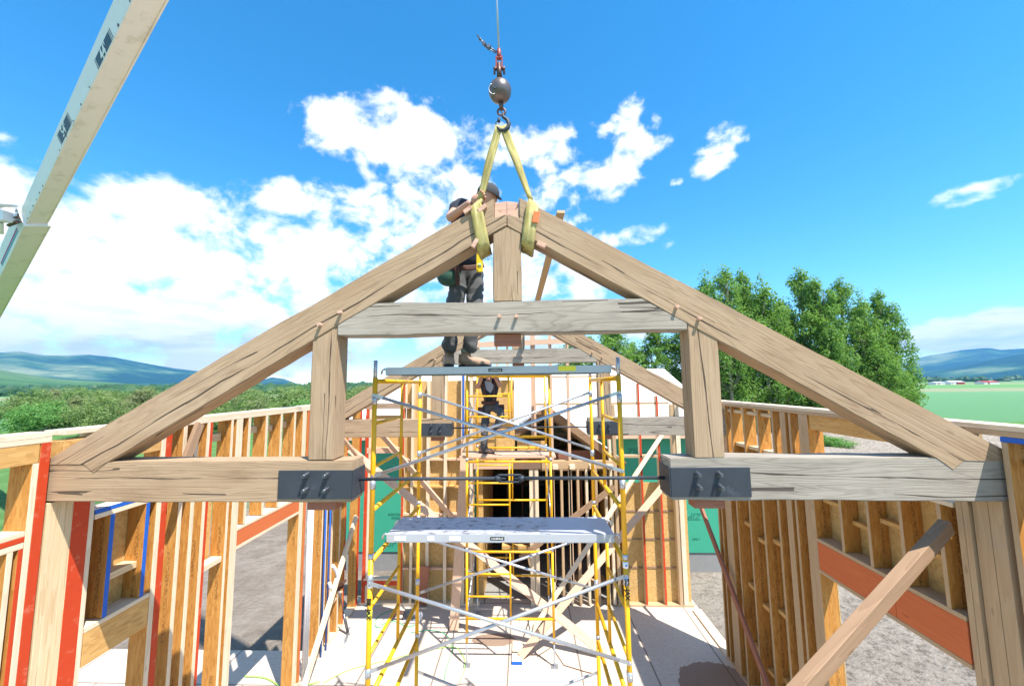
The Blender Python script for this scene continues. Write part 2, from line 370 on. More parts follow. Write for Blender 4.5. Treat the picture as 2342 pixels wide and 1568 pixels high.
class MB:
    def __init__(s): s.bm = bmesh.new(); s.mats = []; s.mi = 0
    def mat(s, m):
        if m not in s.mats: s.mats.append(m)
        s.mi = s.mats.index(m); return s
    def _t(s, geom, mtx):
        vs = [g for g in geom if isinstance(g, bmesh.types.BMVert)]; bmesh.ops.transform(s.bm, matrix=mtx, verts=vs)
        fs = set(f for v in vs for f in v.link_faces)
        for f in fs: f.material_index = s.mi
        return vs
    def cube(s, c, d, rot=None):
        g = bmesh.ops.create_cube(s.bm, size=1)['verts']
        return s._t(g, Matrix.Translation(Vector(c)) @ (rot.to_4x4() if rot else Matrix.Identity(4)) @ Matrix.Diagonal((*d, 1)))
    def bar(s, p0, p1, w, h, up=(0, 0, 1)):
        p0, p1 = Vector(p0), Vector(p1)
        return s.cube((p0+p1)/2, ((p1-p0).length, w, h), frame(p1-p0, Vector(up)))
    def tube(s, p0, p1, r, r2=None, seg=10):
        p0, p1 = Vector(p0), Vector(p1); d = p1-p0
        g = bmesh.ops.create_cone(s.bm, cap_ends=True, segments=seg, radius1=r, radius2=r if r2 is None else r2, depth=d.length)['verts']
        vs = s._t(g, Matrix.Translation((p0+p1)/2) @ d.to_track_quat('Z', 'Y').to_matrix().to_4x4())
        for f in set(f for v in vs for f in v.link_faces):
            if len(f.verts) == 4: f.smooth = True
        return vs
    def sph(s, c, r, sc_=(1, 1, 1), seg=16, rings=10, rot=None):
        g = bmesh.ops.create_uvsphere(s.bm, u_segments=seg, v_segments=rings, radius=r)['verts']
        vs = s._t(g, Matrix.Translation(Vector(c)) @ (rot.to_4x4() if rot else Matrix.Identity(4)) @ Matrix.Diagonal((*sc_, 1)))
        for f in set(f for v in vs for f in v.link_faces): f.smooth = True
        return vs
    def path(s, pts, r, seg=8, cyc=False):
        """swept round tube along PTS (r a number or a list)"""
        P = [Vector(p) for p in pts]; n = len(P); rr = r if isinstance(r, (list, tuple)) else [r]*n
        rings = []; nrm = None
        for i in range(n):
            a = P[(i-1) % n] if (i or cyc) else P[i]; b = P[(i+1) % n] if (i < n-1 or cyc) else P[i]
            d = (b-a).normalized()
            if nrm is None: nrm = d.orthogonal().normalized()
            nrm = (nrm-d*nrm.dot(d)).normalized(); bi = d.cross(nrm)
            rings.append([s.bm.verts.new(P[i]+(nrm*math.cos(2*PI*k/seg)+bi*math.sin(2*PI*k/seg))*rr[i]) for k in range(seg)])
        for i in range(n if cyc else n-1):
            A, B = rings[i], rings[(i+1) % n]
            for k in range(seg):
                f = s.bm.faces.new((A[k], A[(k+1) % seg], B[(k+1) % seg], B[k])); f.smooth = True; f.material_index = s.mi
        if not cyc:
            for rg in (rings[0][::-1], rings[-1]):
                f = s.bm.faces.new(rg); f.material_index = s.mi
    def ribbon(s, pts, across, w, th, cyc=False):
        """strap along PTS: W wide along each ACROSS vector, TH thick"""
        P = [Vector(p) for p in pts]; n = len(P); rings = []
        for i in range(n):
            a = P[(i-1) % n] if (i or cyc) else P[i]; b = P[(i+1) % n] if (i < n-1 or cyc) else P[i]
            d = (b-a).normalized(); ac = Vector(across[i] if isinstance(across, list) else across); ac = (ac-d*ac.dot(d)).normalized(); nn = d.cross(ac)
            ww = w[i] if isinstance(w, (list, tuple)) else w
            prof = [(-.5, -.3), (-.25, -.5), (0, -.3), (.25, -.5), (.5, -.3), (.5, .3), (.25, .5), (0, .35), (-.25, .5), (-.5, .3)]
            rings.append([s.bm.verts.new(P[i]+ac*(x*ww)+nn*(y*th)) for x, y in prof])
        for i in range(n if cyc else n-1):
            A, B = rings[i], rings[(i+1) % n]
            for k in range(10):
                f = s.bm.faces.new((A[k], A[(k+1) % 10], B[(k+1) % 10], B[k])); f.material_index = s.mi; f.smooth = True
        if not cyc:
            for rg in (rings[0][::-1], rings[-1]):
                f = s.bm.faces.new(rg); f.material_index = s.mi
    def poly(s, pts3, thick):
        """flat polygon given by 3-D points extruded by vector THICK"""
        t = Vector(thick); A = [s.bm.verts.new(Vector(p)) for p in pts3]; B = [s.bm.verts.new(Vector(p)+t) for p in pts3]; n = len(A)
        fs = [s.bm.faces.new(A), s.bm.faces.new(B[::-1])]+[s.bm.faces.new((A[(i+1) % n], A[i], B[i], B[(i+1) % n])) for i in range(n)]
        for f in fs: f.material_index = s.mi
    def build(s, name, mat=None, parent=None, origin=None, rot=None, bev=0):
        bmesh.ops.recalc_face_normals(s.bm, faces=s.bm.faces)
        if bev:
            ed = [e for e in s.bm.edges if len(e.link_faces) == 2 and e.calc_face_angle(0) > R(40)]
            bmesh.ops.bevel(s.bm, geom=ed, offset=bev, segments=1, affect='EDGES', clamp_overlap=True)
        if origin is None:
            n = len(s.bm.verts); origin = sum((v.co for v in s.bm.verts), Vector())/max(1, n)
        mw = Matrix.Translation(Vector(origin))
        if rot: mw = mw @ rot.to_4x4()
        bmesh.ops.transform(s.bm, matrix=mw.inverted(), verts=s.bm.verts)
        me = bpy.data.meshes.new(name); s.bm.to_mesh(me); s.bm.free(); setmats(me, s.mats or [mat])
        return put(name, me, parent, mw)
def text(name, string, pos, xdir, ydir, size, mat, parent, ext=.001, bold=0.0, shear=0):
    cu = bpy.data.curves.new(name, 'FONT'); cu.body = string; cu.size = size; cu.extrude = ext; cu.align_x = 'CENTER'; cu.align_y = 'CENTER'; cu.offset = bold; cu.shear = shear; cu.resolution_u = 3
    ob = bpy.data.objects.new('tmp', cu); COL.objects.link(ob)
    me = bpy.data.meshes.new_from_object(ob.evaluated_get(bpy.context.evaluated_depsgraph_get())); COL.objects.unlink(ob); bpy.data.objects.remove(ob)
    me.name = name; me.materials.clear(); setmats(me, [mat])
    x = Vector(xdir).normalized(); y = Vector(ydir); y = (y-x*y.dot(x)).normalized(); z = x.cross(y)
    return put(name, me, parent, Matrix.Translation(Vector(pos)) @ Matrix((x, y, z)).transposed().to_4x4())
def copy_tree(o, parent=None):
    c = o.copy(); COL.objects.link(c)
    if parent: c.parent = parent; c.matrix_parent_inverse = o.matrix_parent_inverse.copy()
    for ch in list(o.children): copy_tree(ch, c)
    return c
paint('level_green', (.35, .62, .12), .5, .1)
leaf_mat('leaf_far', ((.02, .06, .02), (.03, .09, .03), (.05, .12, .04)), .1)
HAZE, SKY, CLOUD, SUNE, EXPO = 1.0e-4, .165, .78, 5.0, 1.05
# ================================================================== THE FRONT TRUSS
TY = 3.10; CX = -.13
mir = lambda pts: [(2*CX-x, z) for x, z in pts][::-1]
TN = math.tan(R(30.2))
zb = lambda x: .656+TN*(x+1.18)
zt = lambda x: zb(x)+.296
tr = empty('timber_truss', (CX, TY+.1, -.88), 'large weathered timber truss in the foreground hanging from the yellow slings', 'truss', 'timber roof trusses')
lr = [(-.131, zb(-.131)), (-.131, 1.365), (-.231, 1.335), (-.231, zt(-.231)), (-3.80, -.570), (-3.78, -.602), (-3.47, -.60), (-3.385, -.665), (-3.268, -.575)]
prism('rafter', lr, TY-.004, TY+.205, R(30.2), 'timber_left_rafter', tr, .006, seed=1)
rr = [(-.129+.0, zb(-.131)), (3.01, -.575), (3.125, -.665), (3.21, -.60), (3.52, -.602), (3.60, -.572), (-.029, zt(-.231)), (-.029, 1.335), (-.129, 1.365)]
prism('rafter', rr, TY-.004, TY+.205, R(-30.2), 'timber_brown', tr, .004, seed=2)
prism('bottom_chord', [(-3.9, -.88), (-1.33, -.885), (-1.33, -.572), (-3.9, -.572)], TY, TY+.21, 0, 'timber_brown', tr, .004, seed=3)
prism('bottom_chord', [(1.075, -.872), (3.62, -.878), (3.62, -.570), (1.075, -.570)], TY, TY+.21, 0, 'timber_grey_checked', tr, .006, seed=4)
prism('queen_post', [(-1.688, -.571), (-1.489, -.571), (-1.489, zb(-1.489)), (-1.688, zb(-1.688))], TY+.003, TY+.2, PI/2, 'timber_brown', tr, .003, seed=5)
m_ = lambda x: zb(2*CX-x)
prism('queen_post', [(1.262, -.569), (1.490, -.569), (1.490, m_(1.490)), (1.262, m_(1.262))], TY+.003, TY+.17, PI/2, 'timber_post_checked', tr, .003, seed=6)
prism('collar_beam', [(-1.486, .396), (1.260, .400), (1.260, m_(1.262)), (.93, .652), (-1.185, .650), (-1.486, zb(-1.486))], TY-.007, TY+.19, R(.3), 'timber_grey', tr, .005, seed=7)
prism('king_post', [(-.242, .648), (-.016, .648), (-.016, zb(-.242)), (-.129, zb(-.131)-.002), (-.242, zb(-.242))], TY, TY+.2, PI/2, 'timber_brown', tr, .003, seed=8)
for s_ in (-1, 1):
    mb = MB(); mb.poly([(-.13+s_*.001, TY+.035, 1.352), (-.13+s_*.001, TY+.035, 1.492), (-.13+s_*.099, TY+.035, 1.478), (-.13+s_*.099, TY+.035, 1.322)], (0, .16, 0)); mb.build('ridge_housing', 'lumber_fresh', tr, bev=.002)
    mb = MB(); mb.poly([(-.13+s_*.03, TY+.012, 1.355), (-.13+s_*.098, TY+.012, 1.43), (-.13+s_*.098, TY+.012, 1.335)], (0, .022, 0)); mb.build('housing_shoulder', 'lumber_pink', tr)
for x0, x1, z0, z1 in ((-.241, -.027, .305, .395), (-1.70, -1.475, -.955, -.886), (1.262, 1.485, -.945, -.88)):
    box('tenon_block', (x0, TY+.045, z0), (x1, TY+.165, z1), 'lumber_redwood', tr)
for (u, v) in ((728, 741), (775, 713), (1550, 700), (1602, 727), (1142, 722), (1181, 722)):
    p = at(u, v, Y=TY-.04); mb = MB(); mb.tube((p.x, TY-.045, p.z), (p.x+.003, TY+.12, p.z), .0135, seg=12); mb.build('peg', 'lumber_fresh', tr)
def plate(x0, x1, z0, z1, inner, bolts):
    mb = MB(); mb.cube(((x0+x1)/2, TY-.006, (z0+z1)/2), (x1-x0, .008, z1-z0))
    e = inner+(.006 if inner < 0 else -.006)
    mb.cube((e, TY+.105, (z0+z1)/2), (.008, .228, z1-z0))
    o = mb.build('steel_plate', 'steel_black', tr, bev=.0015)
    for (u, v) in bolts:
        p = at(u, v, Y=TY-.055)
        b = MB(); b.tube((p.x, TY-.014, p.z), (p.x, TY-.010, p.z), .024, seg=16); b.tube((p.x, TY-.032, p.z), (p.x, TY-.014, p.z), .020, seg=6); b.tube((p.x, TY-.072, p.z), (p.x, TY-.01, p.z), .0125, seg=12); b.tube((p.x, TY-.05, p.z), (p.x, TY-.032, p.z), .0175, seg=6)
        b.build('bolt', 'steel_bolt', o)
    return o
pl = plate(-1.905, -1.331, -.858, -.645, -1.331, ((695, 1088), (742, 1088), (694, 1122), (741, 1122)))
plate(1.076, 1.66, -.847, -.634, 1.076, ((1600, 1086), (1650, 1086), (1603, 1116), (1653, 1116)))
mb = MB(); RZ = -.735; ry = TY+.11
mb.tube((-1.33, ry, RZ-.004), (-.22, ry, RZ), .0135); mb.tube((-.03, ry, RZ), (1.08, ry, RZ), .0135)
rod = mb.build('tie_rod', 'steel_black', tr)
mb = MB(); mb.cube((-.13, ry, RZ+.026), (.17, .03, .009)); mb.cube((-.13, ry, RZ-.026), (.17, .03, .009))
for s in (-1, 1): mb.tube((-.13+s*.075, ry, RZ), (-.13+s*.112, ry, RZ), .022, seg=6); mb.cube((-.13+s*.08, ry, RZ), (.02, .03, .055)); mb.tube((-.13+s*.03, ry, RZ), (-.13+s*.1, ry, RZ), .0105)
mb.build('turnbuckle', 'steel_black', rod)
# second truss: the same members four metres further on, standing on its posts
t2 = copy_tree(tr); t2['label'] = 'second timber truss already standing behind the first scaffold'
t2.location = tr.location + Vector((.02, 4.0, -.035))

# ================================================================== CRANE
K = Vector
hook = empty('crane_hook', at(1144, 300, Y=3.2), 'steel overhaul ball with swivel hook hanging from the crane cable', 'crane hook')
hy = 3.2
P = lambda u, v, y=hy: at(u, v, Y=y)
mb = MB(); mb.sph(P(1143.5, 209), .099, (1, 1, 1.06), 32, 20); ball = mb.build('ball', 'ball_steel', hook)
mb = MB(); c = P(1133, 198, 3.12); mb.tube(c+K((0, -.012, 0)), c+K((.004, .03, 0)), .026, seg=20); mb.build('access_cap', 'steel_black', ball)
mb = MB(); mb.path([P(1128+10*math.cos(a), 203+12*math.sin(a), 3.105) for a in [x*.35+1.2 for x in range(10)]], .003); mb.build('retaining_ring', 'galvanised', ball)
mb = MB(); a, b = P(1141, 113), P(1141.5, 132); mb.tube(a, b, .017, .022, 14)
for s in (-1, 1): mb.bar(P(1141.5+s*6.5, 130), P(1141.5+s*6.5, 158), .03, .012, (1, 0, 0))
mb.cube(P(1141.5, 133), (.055, .034, .02)); mb.build('cable_socket', 'iron_red', hook, bev=.002)
mb = MB(); mb.tube(P(1141, 145), P(1142.5, 178), .017, .024, 12); 
for s in (-1, 1): mb.tube(P(1142+s*13, 158), P(1142+s*6, 158), .016, seg=10); mb.tube(P(1142+s*11, 153), P(1142+s*11, 170), .009, seg=8)
mb.build('swivel_clevis', 'iron_rusty', hook)
mb = MB(); mb.tube(P(1146, 234), P(1147, 252), .022, .016, 12); mb.path([P(1147+9*math.cos(a), 256+8*math.sin(a), hy+.0) for a in [2*PI*k/14 for k in range(14)]], .009, 8, True)
mb.build('swivel', 'iron_rusty', hook)
mb = MB(); hp = [(1150, 262), (1149, 272), (1143, 275), (1139, 281), (1140, 290), (1147, 296), (1156, 296), (1163, 290), (1164, 280), (1160, 272), (1153, 266)]
hp = [(1150, 258), (1151, 268), (1160, 274), (1164, 284), (1161, 293), (1153, 299), (1144, 298), (1137, 291), (1134, 283)]
mb.path([P(u, v) for u, v in hp], [.011, .013, .016, .018, .019, .018, .015, .011, .006], 10)
mb.tube(P(1133, 282), P(1141, 274), .004); mb.tube(P(1141, 270), P(1141, 280), .012, seg=8)
mb.build('hook', 'steel_black', hook)
mb = MB(); mb.tube(P(1136, 119), P(1112, 103), .006); mb.tube(P(1134, 122), P(1108, 106), .005); mb.tube(P(1114, 108), P(1091, 80), .008, .006); mb.cube(P(1118, 108), (.03, .03, .03), Matrix.Rotation(.6, 3, 'Y')); mb.cube(P(1107, 100), (.035, .028, .022), Matrix.Rotation(.8, 3, 'Y')); mb.tube(P(1099, 92), P(1097, 89), .012)
mb.build('cable_tail', 'steel_bolt', hook)
def catmull(pts, k=6):
    pts = [Vector(p) for p in pts]; out = []
    for i in range(len(pts)-1):
        p0, p1, p2, p3 = pts[max(0, i-1)], pts[i], pts[i+1], pts[min(len(pts)-1, i+2)]
        for j in range(k):
            t = j/k; out.append(.5*((2*p1)+(p2-p0)*t+(2*p0-5*p1+4*p2-p3)*t*t+(3*p1-p0-3*p2+p3)*t**3))
    out.append(pts[-1]); return out
def sling(u0, top, bend, fr_top, fr_bot, label):
    s = empty('lifting_sling', P(*top), label, 'sling', 'lifting slings round the rafters')
    a = P(*top); b = P(*bend)
    mb = MB()
    n = 12; pts = []; ac = []; ww = []
    for i in range(n+1):
        t = i/n; pts.append(a.lerp(b, t)+K((0, .01*math.sin(t*9), 0))); tw = (.75 if u0 else -.6)*t**1.5
        ac.append(K((math.cos(tw), math.sin(tw), .1))); ww.append(.058+.012*math.sin(t*3.1+(1 if u0 else 0)))
    mb.ribbon(pts, ac, ww, .022); mb.build('sling_leg', 'sling_webbing', s, origin=(a+b)/2, rot=frame(b-a, Vector((0, 1, 0))))
    y0, y1 = TY-.022, TY+.222
    F1 = at(*fr_top, Y=y0); F2 = at(*fr_bot, Y=y0); dn = (F2-F1)
    n_ = dn.normalized(); ax = K((math.cos(R(30)), 0, math.sin(R(30)))) if not u0 else K((math.cos(R(30)), 0, -math.sin(R(30))))
    up_ = -n_
    loop = [b+K((0, 0, -.01)), F1+up_*.012+K((0, .02, 0)), F1, F1.lerp(F2, .3), F1.lerp(F2, .6), F1.lerp(F2, .93), F2+n_*.012+K((0, .02, 0)), F2+n_*.025+K((0, .12, 0)), F2+n_*.012+K((0, .225, 0)), F2+K((0, .244, 0)), F1+K((0, .244, 0)), F1+up_*.012+K((0, .22, 0))]
    loop = [loop[0]]+loop[1:]
    mb = MB(); mb.ribbon(loop, ax, [.05]+[.085, .098, .10, .102, .105, .11, .11, .11, .105, .10, .085], .026, True)
    mb.build('sling_loop', 'sling_webbing', s, origin=(F1+F2)/2, rot=frame(n_, Vector((0, 1, 0))))
    return s
sling(0, (1141, 288), (1098, 455), (1088, 470), (1105, 562), 'yellow sling on the left rafter, held by the worker in the cap')
s2 = sling(1, (1151, 288), (1214, 456), (1219, 466), (1207, 556), 'yellow sling on the right rafter with a small orange tag sewn on')
mb = MB(); c = at(1226, 496, Y=TY-.045); mb.cube(c, (.05, .006, .092), Matrix.Rotation(R(10), 3, 'Y')); mb.build('tag', 'tag_orange', s2, bev=.002)
for (u, v, ang, lab) in ((1070, 481, -38, 'small fresh wood block wedged under the left sling on top of the rafter'), (1087, 557, -60, 'small pale wood block under the left sling at the lower rafter edge'), (1238, 560, 28, 'small fresh wood block beside the right sling at the lower rafter edge'), (1103, 478, -38, 'small fresh wood wedge between left sling and ridge notch')):
    c = at(u, v, Y=TY-.016); 
    mb = MB(); mb.cube(c, (.075, .04, .034), Matrix.Rotation(R(ang), 3, 'Y')); o = mb.build('wood_block', 'lumber_fresh', None, bev=.002); tag(o, lab, 'wood block', 'packing blocks under the slings')
# crane: telescopic boom passing overhead
P1 = at(321, 0, Y=6.7); P2 = at(76, 500, Y=11.6); bd = (P2-P1).normalized()
crane = empty('crane', P2, 'white telescopic crane boom reaching in from the upper corner', 'crane')
upv = K((0, 0, 1)); upv = (upv-bd*upv.dot(bd)).normalized(); sd = bd.cross(upv).normalized()   # side vector
if sd.dot(P1) > 0: sd = -sd
_c, _s = math.cos(R(20)), math.sin(R(20)); sd, upv = sd*_c-upv*_s, upv*_c+sd*_s
def boomsec(name, a, b, w, h):
    mb = MB(); mb.mats = ['crane_white_shaded', 'crane_white']
    prof = [(-w/2, -h/2), (w/2, -h/2), (w/2, h/2), (-w/2, h/2)]
    A = [mb.bm.verts.new(a+sd*x+upv*y) for x, y in prof]; B = [mb.bm.verts.new(b+sd*x+upv*y) for x, y in prof]
    for i, m in ((0, 0), (1, 1), (2, 1), (3, 1)):
        f = mb.bm.faces.new((A[i], A[(i+1) % 4], B[(i+1) % 4], B[i])); f.material_index = m
    for q in (A[::-1], B): mb.bm.faces.new(q).material_index = 1
    # edge flanges
    mb.mi = 0
    for x in (-w/2, w/2): mb.bar(a+sd*x-upv*(h/2), b+sd*x-upv*(h/2), .035, .03, upv)
    return mb.build(name, None, crane, origin=(a+b)/2, rot=frame(bd, upv))
tipP = P1-bd*8.2
BW, BH = .43, .42
o1 = boomsec('boom_inner_section', tipP, P2, BW, BH)
o2 = boomsec('boom_outer_section', P2-bd*.05, P2+bd*16, BW*1.28, BH*1.3)
mb = MB(); mb.bar(P2-bd*.12, P2-bd*.04, BW*1.36, BH*1.4, upv); mb.build('section_collar', 'crane_white', crane, bev=.01)
for k in range(4):
    mb = MB(); c = P2-bd*.1+sd*(BW*.69)+upv*(.2-.12*k); mb.tube(c, c+sd*.03, .022, seg=6); mb.build('bolt', 'iron_rusty', crane)
mb = MB(); hw = P2+sd*.55+bd*.1
mb.path([hw+upv*.3-bd*.3, hw+upv*.42, hw+upv*.15+bd*.4, hw-upv*.05+bd*.9], .05); mb.tube(hw+upv*.35-bd*.35-sd*.3, hw+upv*.35-bd*.35+sd*.1, .10, seg=14); mb.cube(hw+upv*.1, (.25, .25, .3)); mb.tube(hw-sd*.25, hw+sd*.2, .07, seg=12)
mb.build('sheave_bracket', 'crane_white', crane, bev=.008)
mb = MB(); mb.tube(P2-bd*.1+sd*.3+upv*.02, P2+bd*1.0+sd*.75+upv*.2, .035); mb.tube(P2+sd*.35-upv*.1, P2+bd*.5+sd*.45, .05); mb.build('hydraulic_line', 'iron_rusty', crane)
for ang, m, off in ((0, 'decal_magenta', 0), (1, 'decal_cyan', .07)):
    mb = MB(); c0 = P2+bd*.6+sd*(BW*.64+.004)-upv*(.05+off); mb.bar(c0, c0+bd*3, .004, .05, upv); mb.build('stripe', m, o2)
mb = MB(); ct = at(1136.5, 2, Y=3.2); mb.tube(P(1141, 115), ct+(ct-P(1141, 115))*2.2, .0085, seg=8); cb = mb.build('hoist_cable', 'galvanised', crane)
for (u, v, s_) in ((238, 118, "44'"), (147, 297, "54'")):
    # point on the boom side face
    n_ = sd; p0 = P2+sd*(BW/2)
    d = CR @ Vector(((u-W/2)/F, -(v-H/2)/F, -1)); t_ = p0.dot(n_)/d.dot(n_); c = d*t_
    mb = MB(); mb.cube(c+sd*.003, (.86, .004, .24), frame(-bd, upv)); mb.build('number_plate', 'decal_dark', o1)
    text('number', s_, c+sd*.008+bd*.02, -bd, upv, .30, 'decal_white', o1, .002, .003)
    for q in (-.47, .47, .53):
        mb = MB(); mb.cube(c+sd*.006-bd*q, (.015, .004, .25), frame(-bd, upv)); mb.build('tick_mark', 'decal_dark', o1)
for k in range(16):
    q = P2-bd*(.35+.42*k*(1 if k < 6 else 1.6))+sd*(BW/2+.002)-upv*(BH/2-.06)
    mb = MB(); mb.tube(q, q+sd*.006, random.uniform(.018, .04), seg=8); mb.build('rust_spot', 'iron_rusty', o1)

# ================================================================== SCAFFOLDS
def bar_pts(mb, a, b, r): mb.tube(a, b, r, seg=12)
def end_frame(parent, o, w, hgt, wd, up=K((0, 0, 1)), stile=.78, leg=True):
    """frame with base-front corner O; WD = unit vector along its width"""
    mb = MB(); r = .0215
    for s in (0, 1): mb.tube(o+wd*(w*s), o+wd*(w*s)+up*hgt, r, seg=12)
    mb.tube(o+up*(hgt-.03), o+wd*w+up*(hgt-.03), r*.95, seg=12)
    mb.tube(o+up*(hgt-1.13), o+wd*w+up*(hgt-1.13), r*.95, seg=12)
    mb.tube(o+wd*stile+up*(hgt-.03), o+wd*stile+up*(hgt-1.13), r*.75, seg=10)
    for z in (.40, .77): mb.tube(o+up*(hgt-z), o+wd*stile+up*(hgt-z), r*.72, seg=10)
    return mb.build('end_frame', 'scaffold_yellow', parent)
def cbrace(parent, a, b, c, d):
    mb = MB()
    for p, q in ((a, b), (c, d)):
        dd = (q-p).normalized(); mb.tube(p+dd*.09, q-dd*.09, .0145, seg=10)
        for e, s in ((p, 1), (q, -1)): mb.bar(e, e+dd*(.12*s), .030, .007, (0, 1, 0) if abs(dd.y) < .5 else (1, 0, 0)); mb.tube(e-K((0, .012, 0)), e+K((0, .012, 0)), .013, seg=8)
    mb.build('cross_brace', 'galvanised', parent)
sA = empty('scaffold_tower', (-.26, 4.25, FL), 'yellow frame scaffold tower in front carrying two aluminium planks', 'scaffold', 'yellow scaffold towers')
XL, XR = -1.325, .812; Y0, Y1_ = 3.50, 5.02; tops = (.085, -1.435, -2.955); uy = K((0, 1, 0))
for i, zt_ in enumerate(tops):
    for x in (XL, XR): end_frame(sA, K((x, Y0, zt_-1.52)), Y1_-Y0, 1.50, uy)
    for x in (XL, XR):
        for y in (Y0, Y1_):
            mb = MB(); mb.tube((x, y, zt_-.02), (x, y, zt_+(.135 if i == 0 else .02)), .0175 if i == 0 else .024, seg=12); mb.build('coupling_pin', 'galvanised', sA)
zA = lambda u, v, y: at(u, v, Y=y).z
for y, q in ((Y0-.03, [((864, 903), (1413, 1077)), ((864, 1090), (1409, 897))]), (Y1_, [((933, 899), (1338, 1027)), ((933, 1036), (1333, 897))]),
             (Y0-.03, [((855, 1333), (1434, 1516)), ((855, 1541), (1424, 1318))]), (Y1_, [((937, 1226), (1348, 1347)), ((937, 1358), (1294, 1223))])):
    z = [[zA(*p, y) for p in pr] for pr in q]
    if y > 4: zz = [(z[0][0], z[0][1]), (z[1][0], z[1][1])]
    cbrace(sA, K((XL, y, z[0][0])), K((XR, y, z[0][1])), K((XL, y+.02, z[1][0])), K((XR, y+.02, z[1][1])))
cbrace(sA, K((XL, Y0-.03, -3.35)), K((XR, Y0-.03, -4.1)), K((XL, Y0-.01, -4.1)), K((XR, Y0-.01, -3.35)))
cbrace(sA, K((XL, Y1_, -3.35)), K((XR, Y1_, -4.1)), K((XL, Y1_+.02, -4.1)), K((XR, Y1_+.02, -3.35)))
for x in (XL, XR):
    for y in (Y0, Y1_):
        mb = MB(); mb.tube((x, y, FL), (x, y, -4.4), .017, seg=10); mb.cube((x, y, FL+.006), (.15, .15, .012)); mb.build('screw_jack', 'galvanised', sA)
    for y in (Y0, Y1_):
        for z in (-.13, -.85, -1.62, -2.35):
            mb = MB(); mb.tube((x, y, z-.035), (x, y, z+.035), .0255, seg=12); mb.cube((x, y-.03, z), (.012, .03, .02)); mb.build('brace_clip', 'galvanised', sA)
# brand lettering and labels on the two front posts
for x, v in ((XL, 1392), (XR, 1347)):
    u = 846 if x < 0 else 1433
    p = at(u, v, Y=Y0-.023)
    mb = MB(); mb.tube((x, Y0, p.z+.16), (x, Y0, p.z+.21), .0225, seg=14); mb.build('label_band', 'decal_white', sA)
    mb = MB(); mb.tube((x, Y0-.0225, p.z+.185), (x, Y0-.024, p.z+.185), .008, seg=8); mb.build('label_mark', 'paint_blue', sA)
    text('lettering', 'BIL-JAX', K((x, Y0-.0235, p.z)), (0, 0, -1), (1, 0, 0), .052, 'decal_black', sA, .0015, .0012)
mb = MB(); mb.tube((XL, Y0, -1.93), (XL, Y0, -1.87), .0222, seg=12); mb.build('label_band', 'decal_yellow', sA)
text('lettering', '2', K((XL, Y0-.0235, -1.80)), (0, 0, -1), (1, 0, 0), .04, 'decal_black', sA, .0015)
def plank(x0, x1, y0, y1, z, label, grp='aluminium scaffold planks'):
    pk = empty('scaffold_plank', ((x0+x1)/2, (y0+y1)/2, z-.07), label, 'plank', grp)
    mb = MB()
    n = 12; w = (y1-y0)/n
    for k in range(n): mb.cube(((x0+x1)/2, y0+w*(k+.5), z-.006), (x1-x0, w-.004, .012))
    mb.build('deck_surface', 'plank_deck', pk, bev=0)
    for y in (y0, y1):
        mb = MB(); mb.cube(((x0+x1)/2, y+(.003 if y == y0 else -.003), z-.036), (x1-x0, .006, .068)); mb.cube(((x0+x1)/2, y+(.015 if y == y0 else -.015), z-.068), (x1-x0, .03, .005)); mb.build('side_rail', 'aluminium', pk)
    for k in range(6):
        x = x0+(x1-x0)*(k+.5)/6; mb = MB(); mb.cube((x, (y0+y1)/2, z-.045), (.04, y1-y0-.02, .03)); mb.build('cross_member', 'aluminium', pk)
    for x, s in ((x0, -1), (x1, 1)):
        for y in (y0+.05, y1-.05):
            mb = MB(); mb.path([(x, y, z-.03), (x+s*.03, y, z-.012), (x+s*.05, y, z-.03), (x+s*.055, y, z-.06)], .009); mb.build('end_hook', 'galvanised', pk)
    lx = (x0+x1)/2-.02
    mb = MB(); mb.cube((lx, y0-.001, z-.035), (.125, .003, .028)); mb.build('maker_label', 'decal_black', pk)
    text('lettering', 'LOUISVILLE', K((lx, y0-.0032, z-.036)), (1, 0, 0), (0, 0, 1), .0205, 'decal_white', pk, .0004, .0003)
    return pk
t = NT('plank_deck'); v = t.coord((1, 1, 1), False)
n = t.N('Mapping'); n.inputs['Scale'].default_value = (7, 13, 6); t.L(v, n.inputs[0])
sp_ = t.ramp(t.noise(n.outputs[0], 1.2, 8, .75), [(0, (0,)*3), (.52, (0,)*3), (.60, (1,)*3), (1, (1,)*3)])
sx = t.N('SeparateXYZ'); t.L(v, sx.inputs[0]); gate = t.math('LESS_THAN', sx.outputs[0], .45)
c = t.mix(t.math('MULTIPLY', t.math('MULTIPLY', sp_, gate), .75), (.46, .47, .52), (.05, .05, .06)); t.fin(c, .45, .25)
p = at(872, 838, Y=3.56); q = at(1405, 834, Y=3.56)
pk1 = plank(XL+.07, XR-.045, 3.56, 4.04, .158, 'upper aluminium plank on which the worker in the cap stands')
mb = MB(); a = at(1277, 838, Y=3.555); b = at(1317, 846, Y=3.555); mb.cube(((a.x+b.x)/2, 3.556, (a.z+b.z)/2), (b.x-a.x, .004, .045)); mb.build('warning_label', 'decal_yellow', pk1)
a = at(890, 1213, Y=3.68); b = at(1388, 1203, Y=3.68)
pk2 = plank(XL+.07, XR-.045, 3.68, 4.14, -1.325, 'lower empty aluminium plank spattered with dark paint and crossed by shadow stripes')
for (u, w_, m) in ((915, .10, 'decal_white'), (985, .06, 'decal_white'), (1040, .10, 'decal_white')):
    a = at(u, 1218, Y=3.675); mb = MB(); mb.cube((a.x, 3.677, -1.362), (w_, .004, .035)); mb.build('sticker', m, pk2)
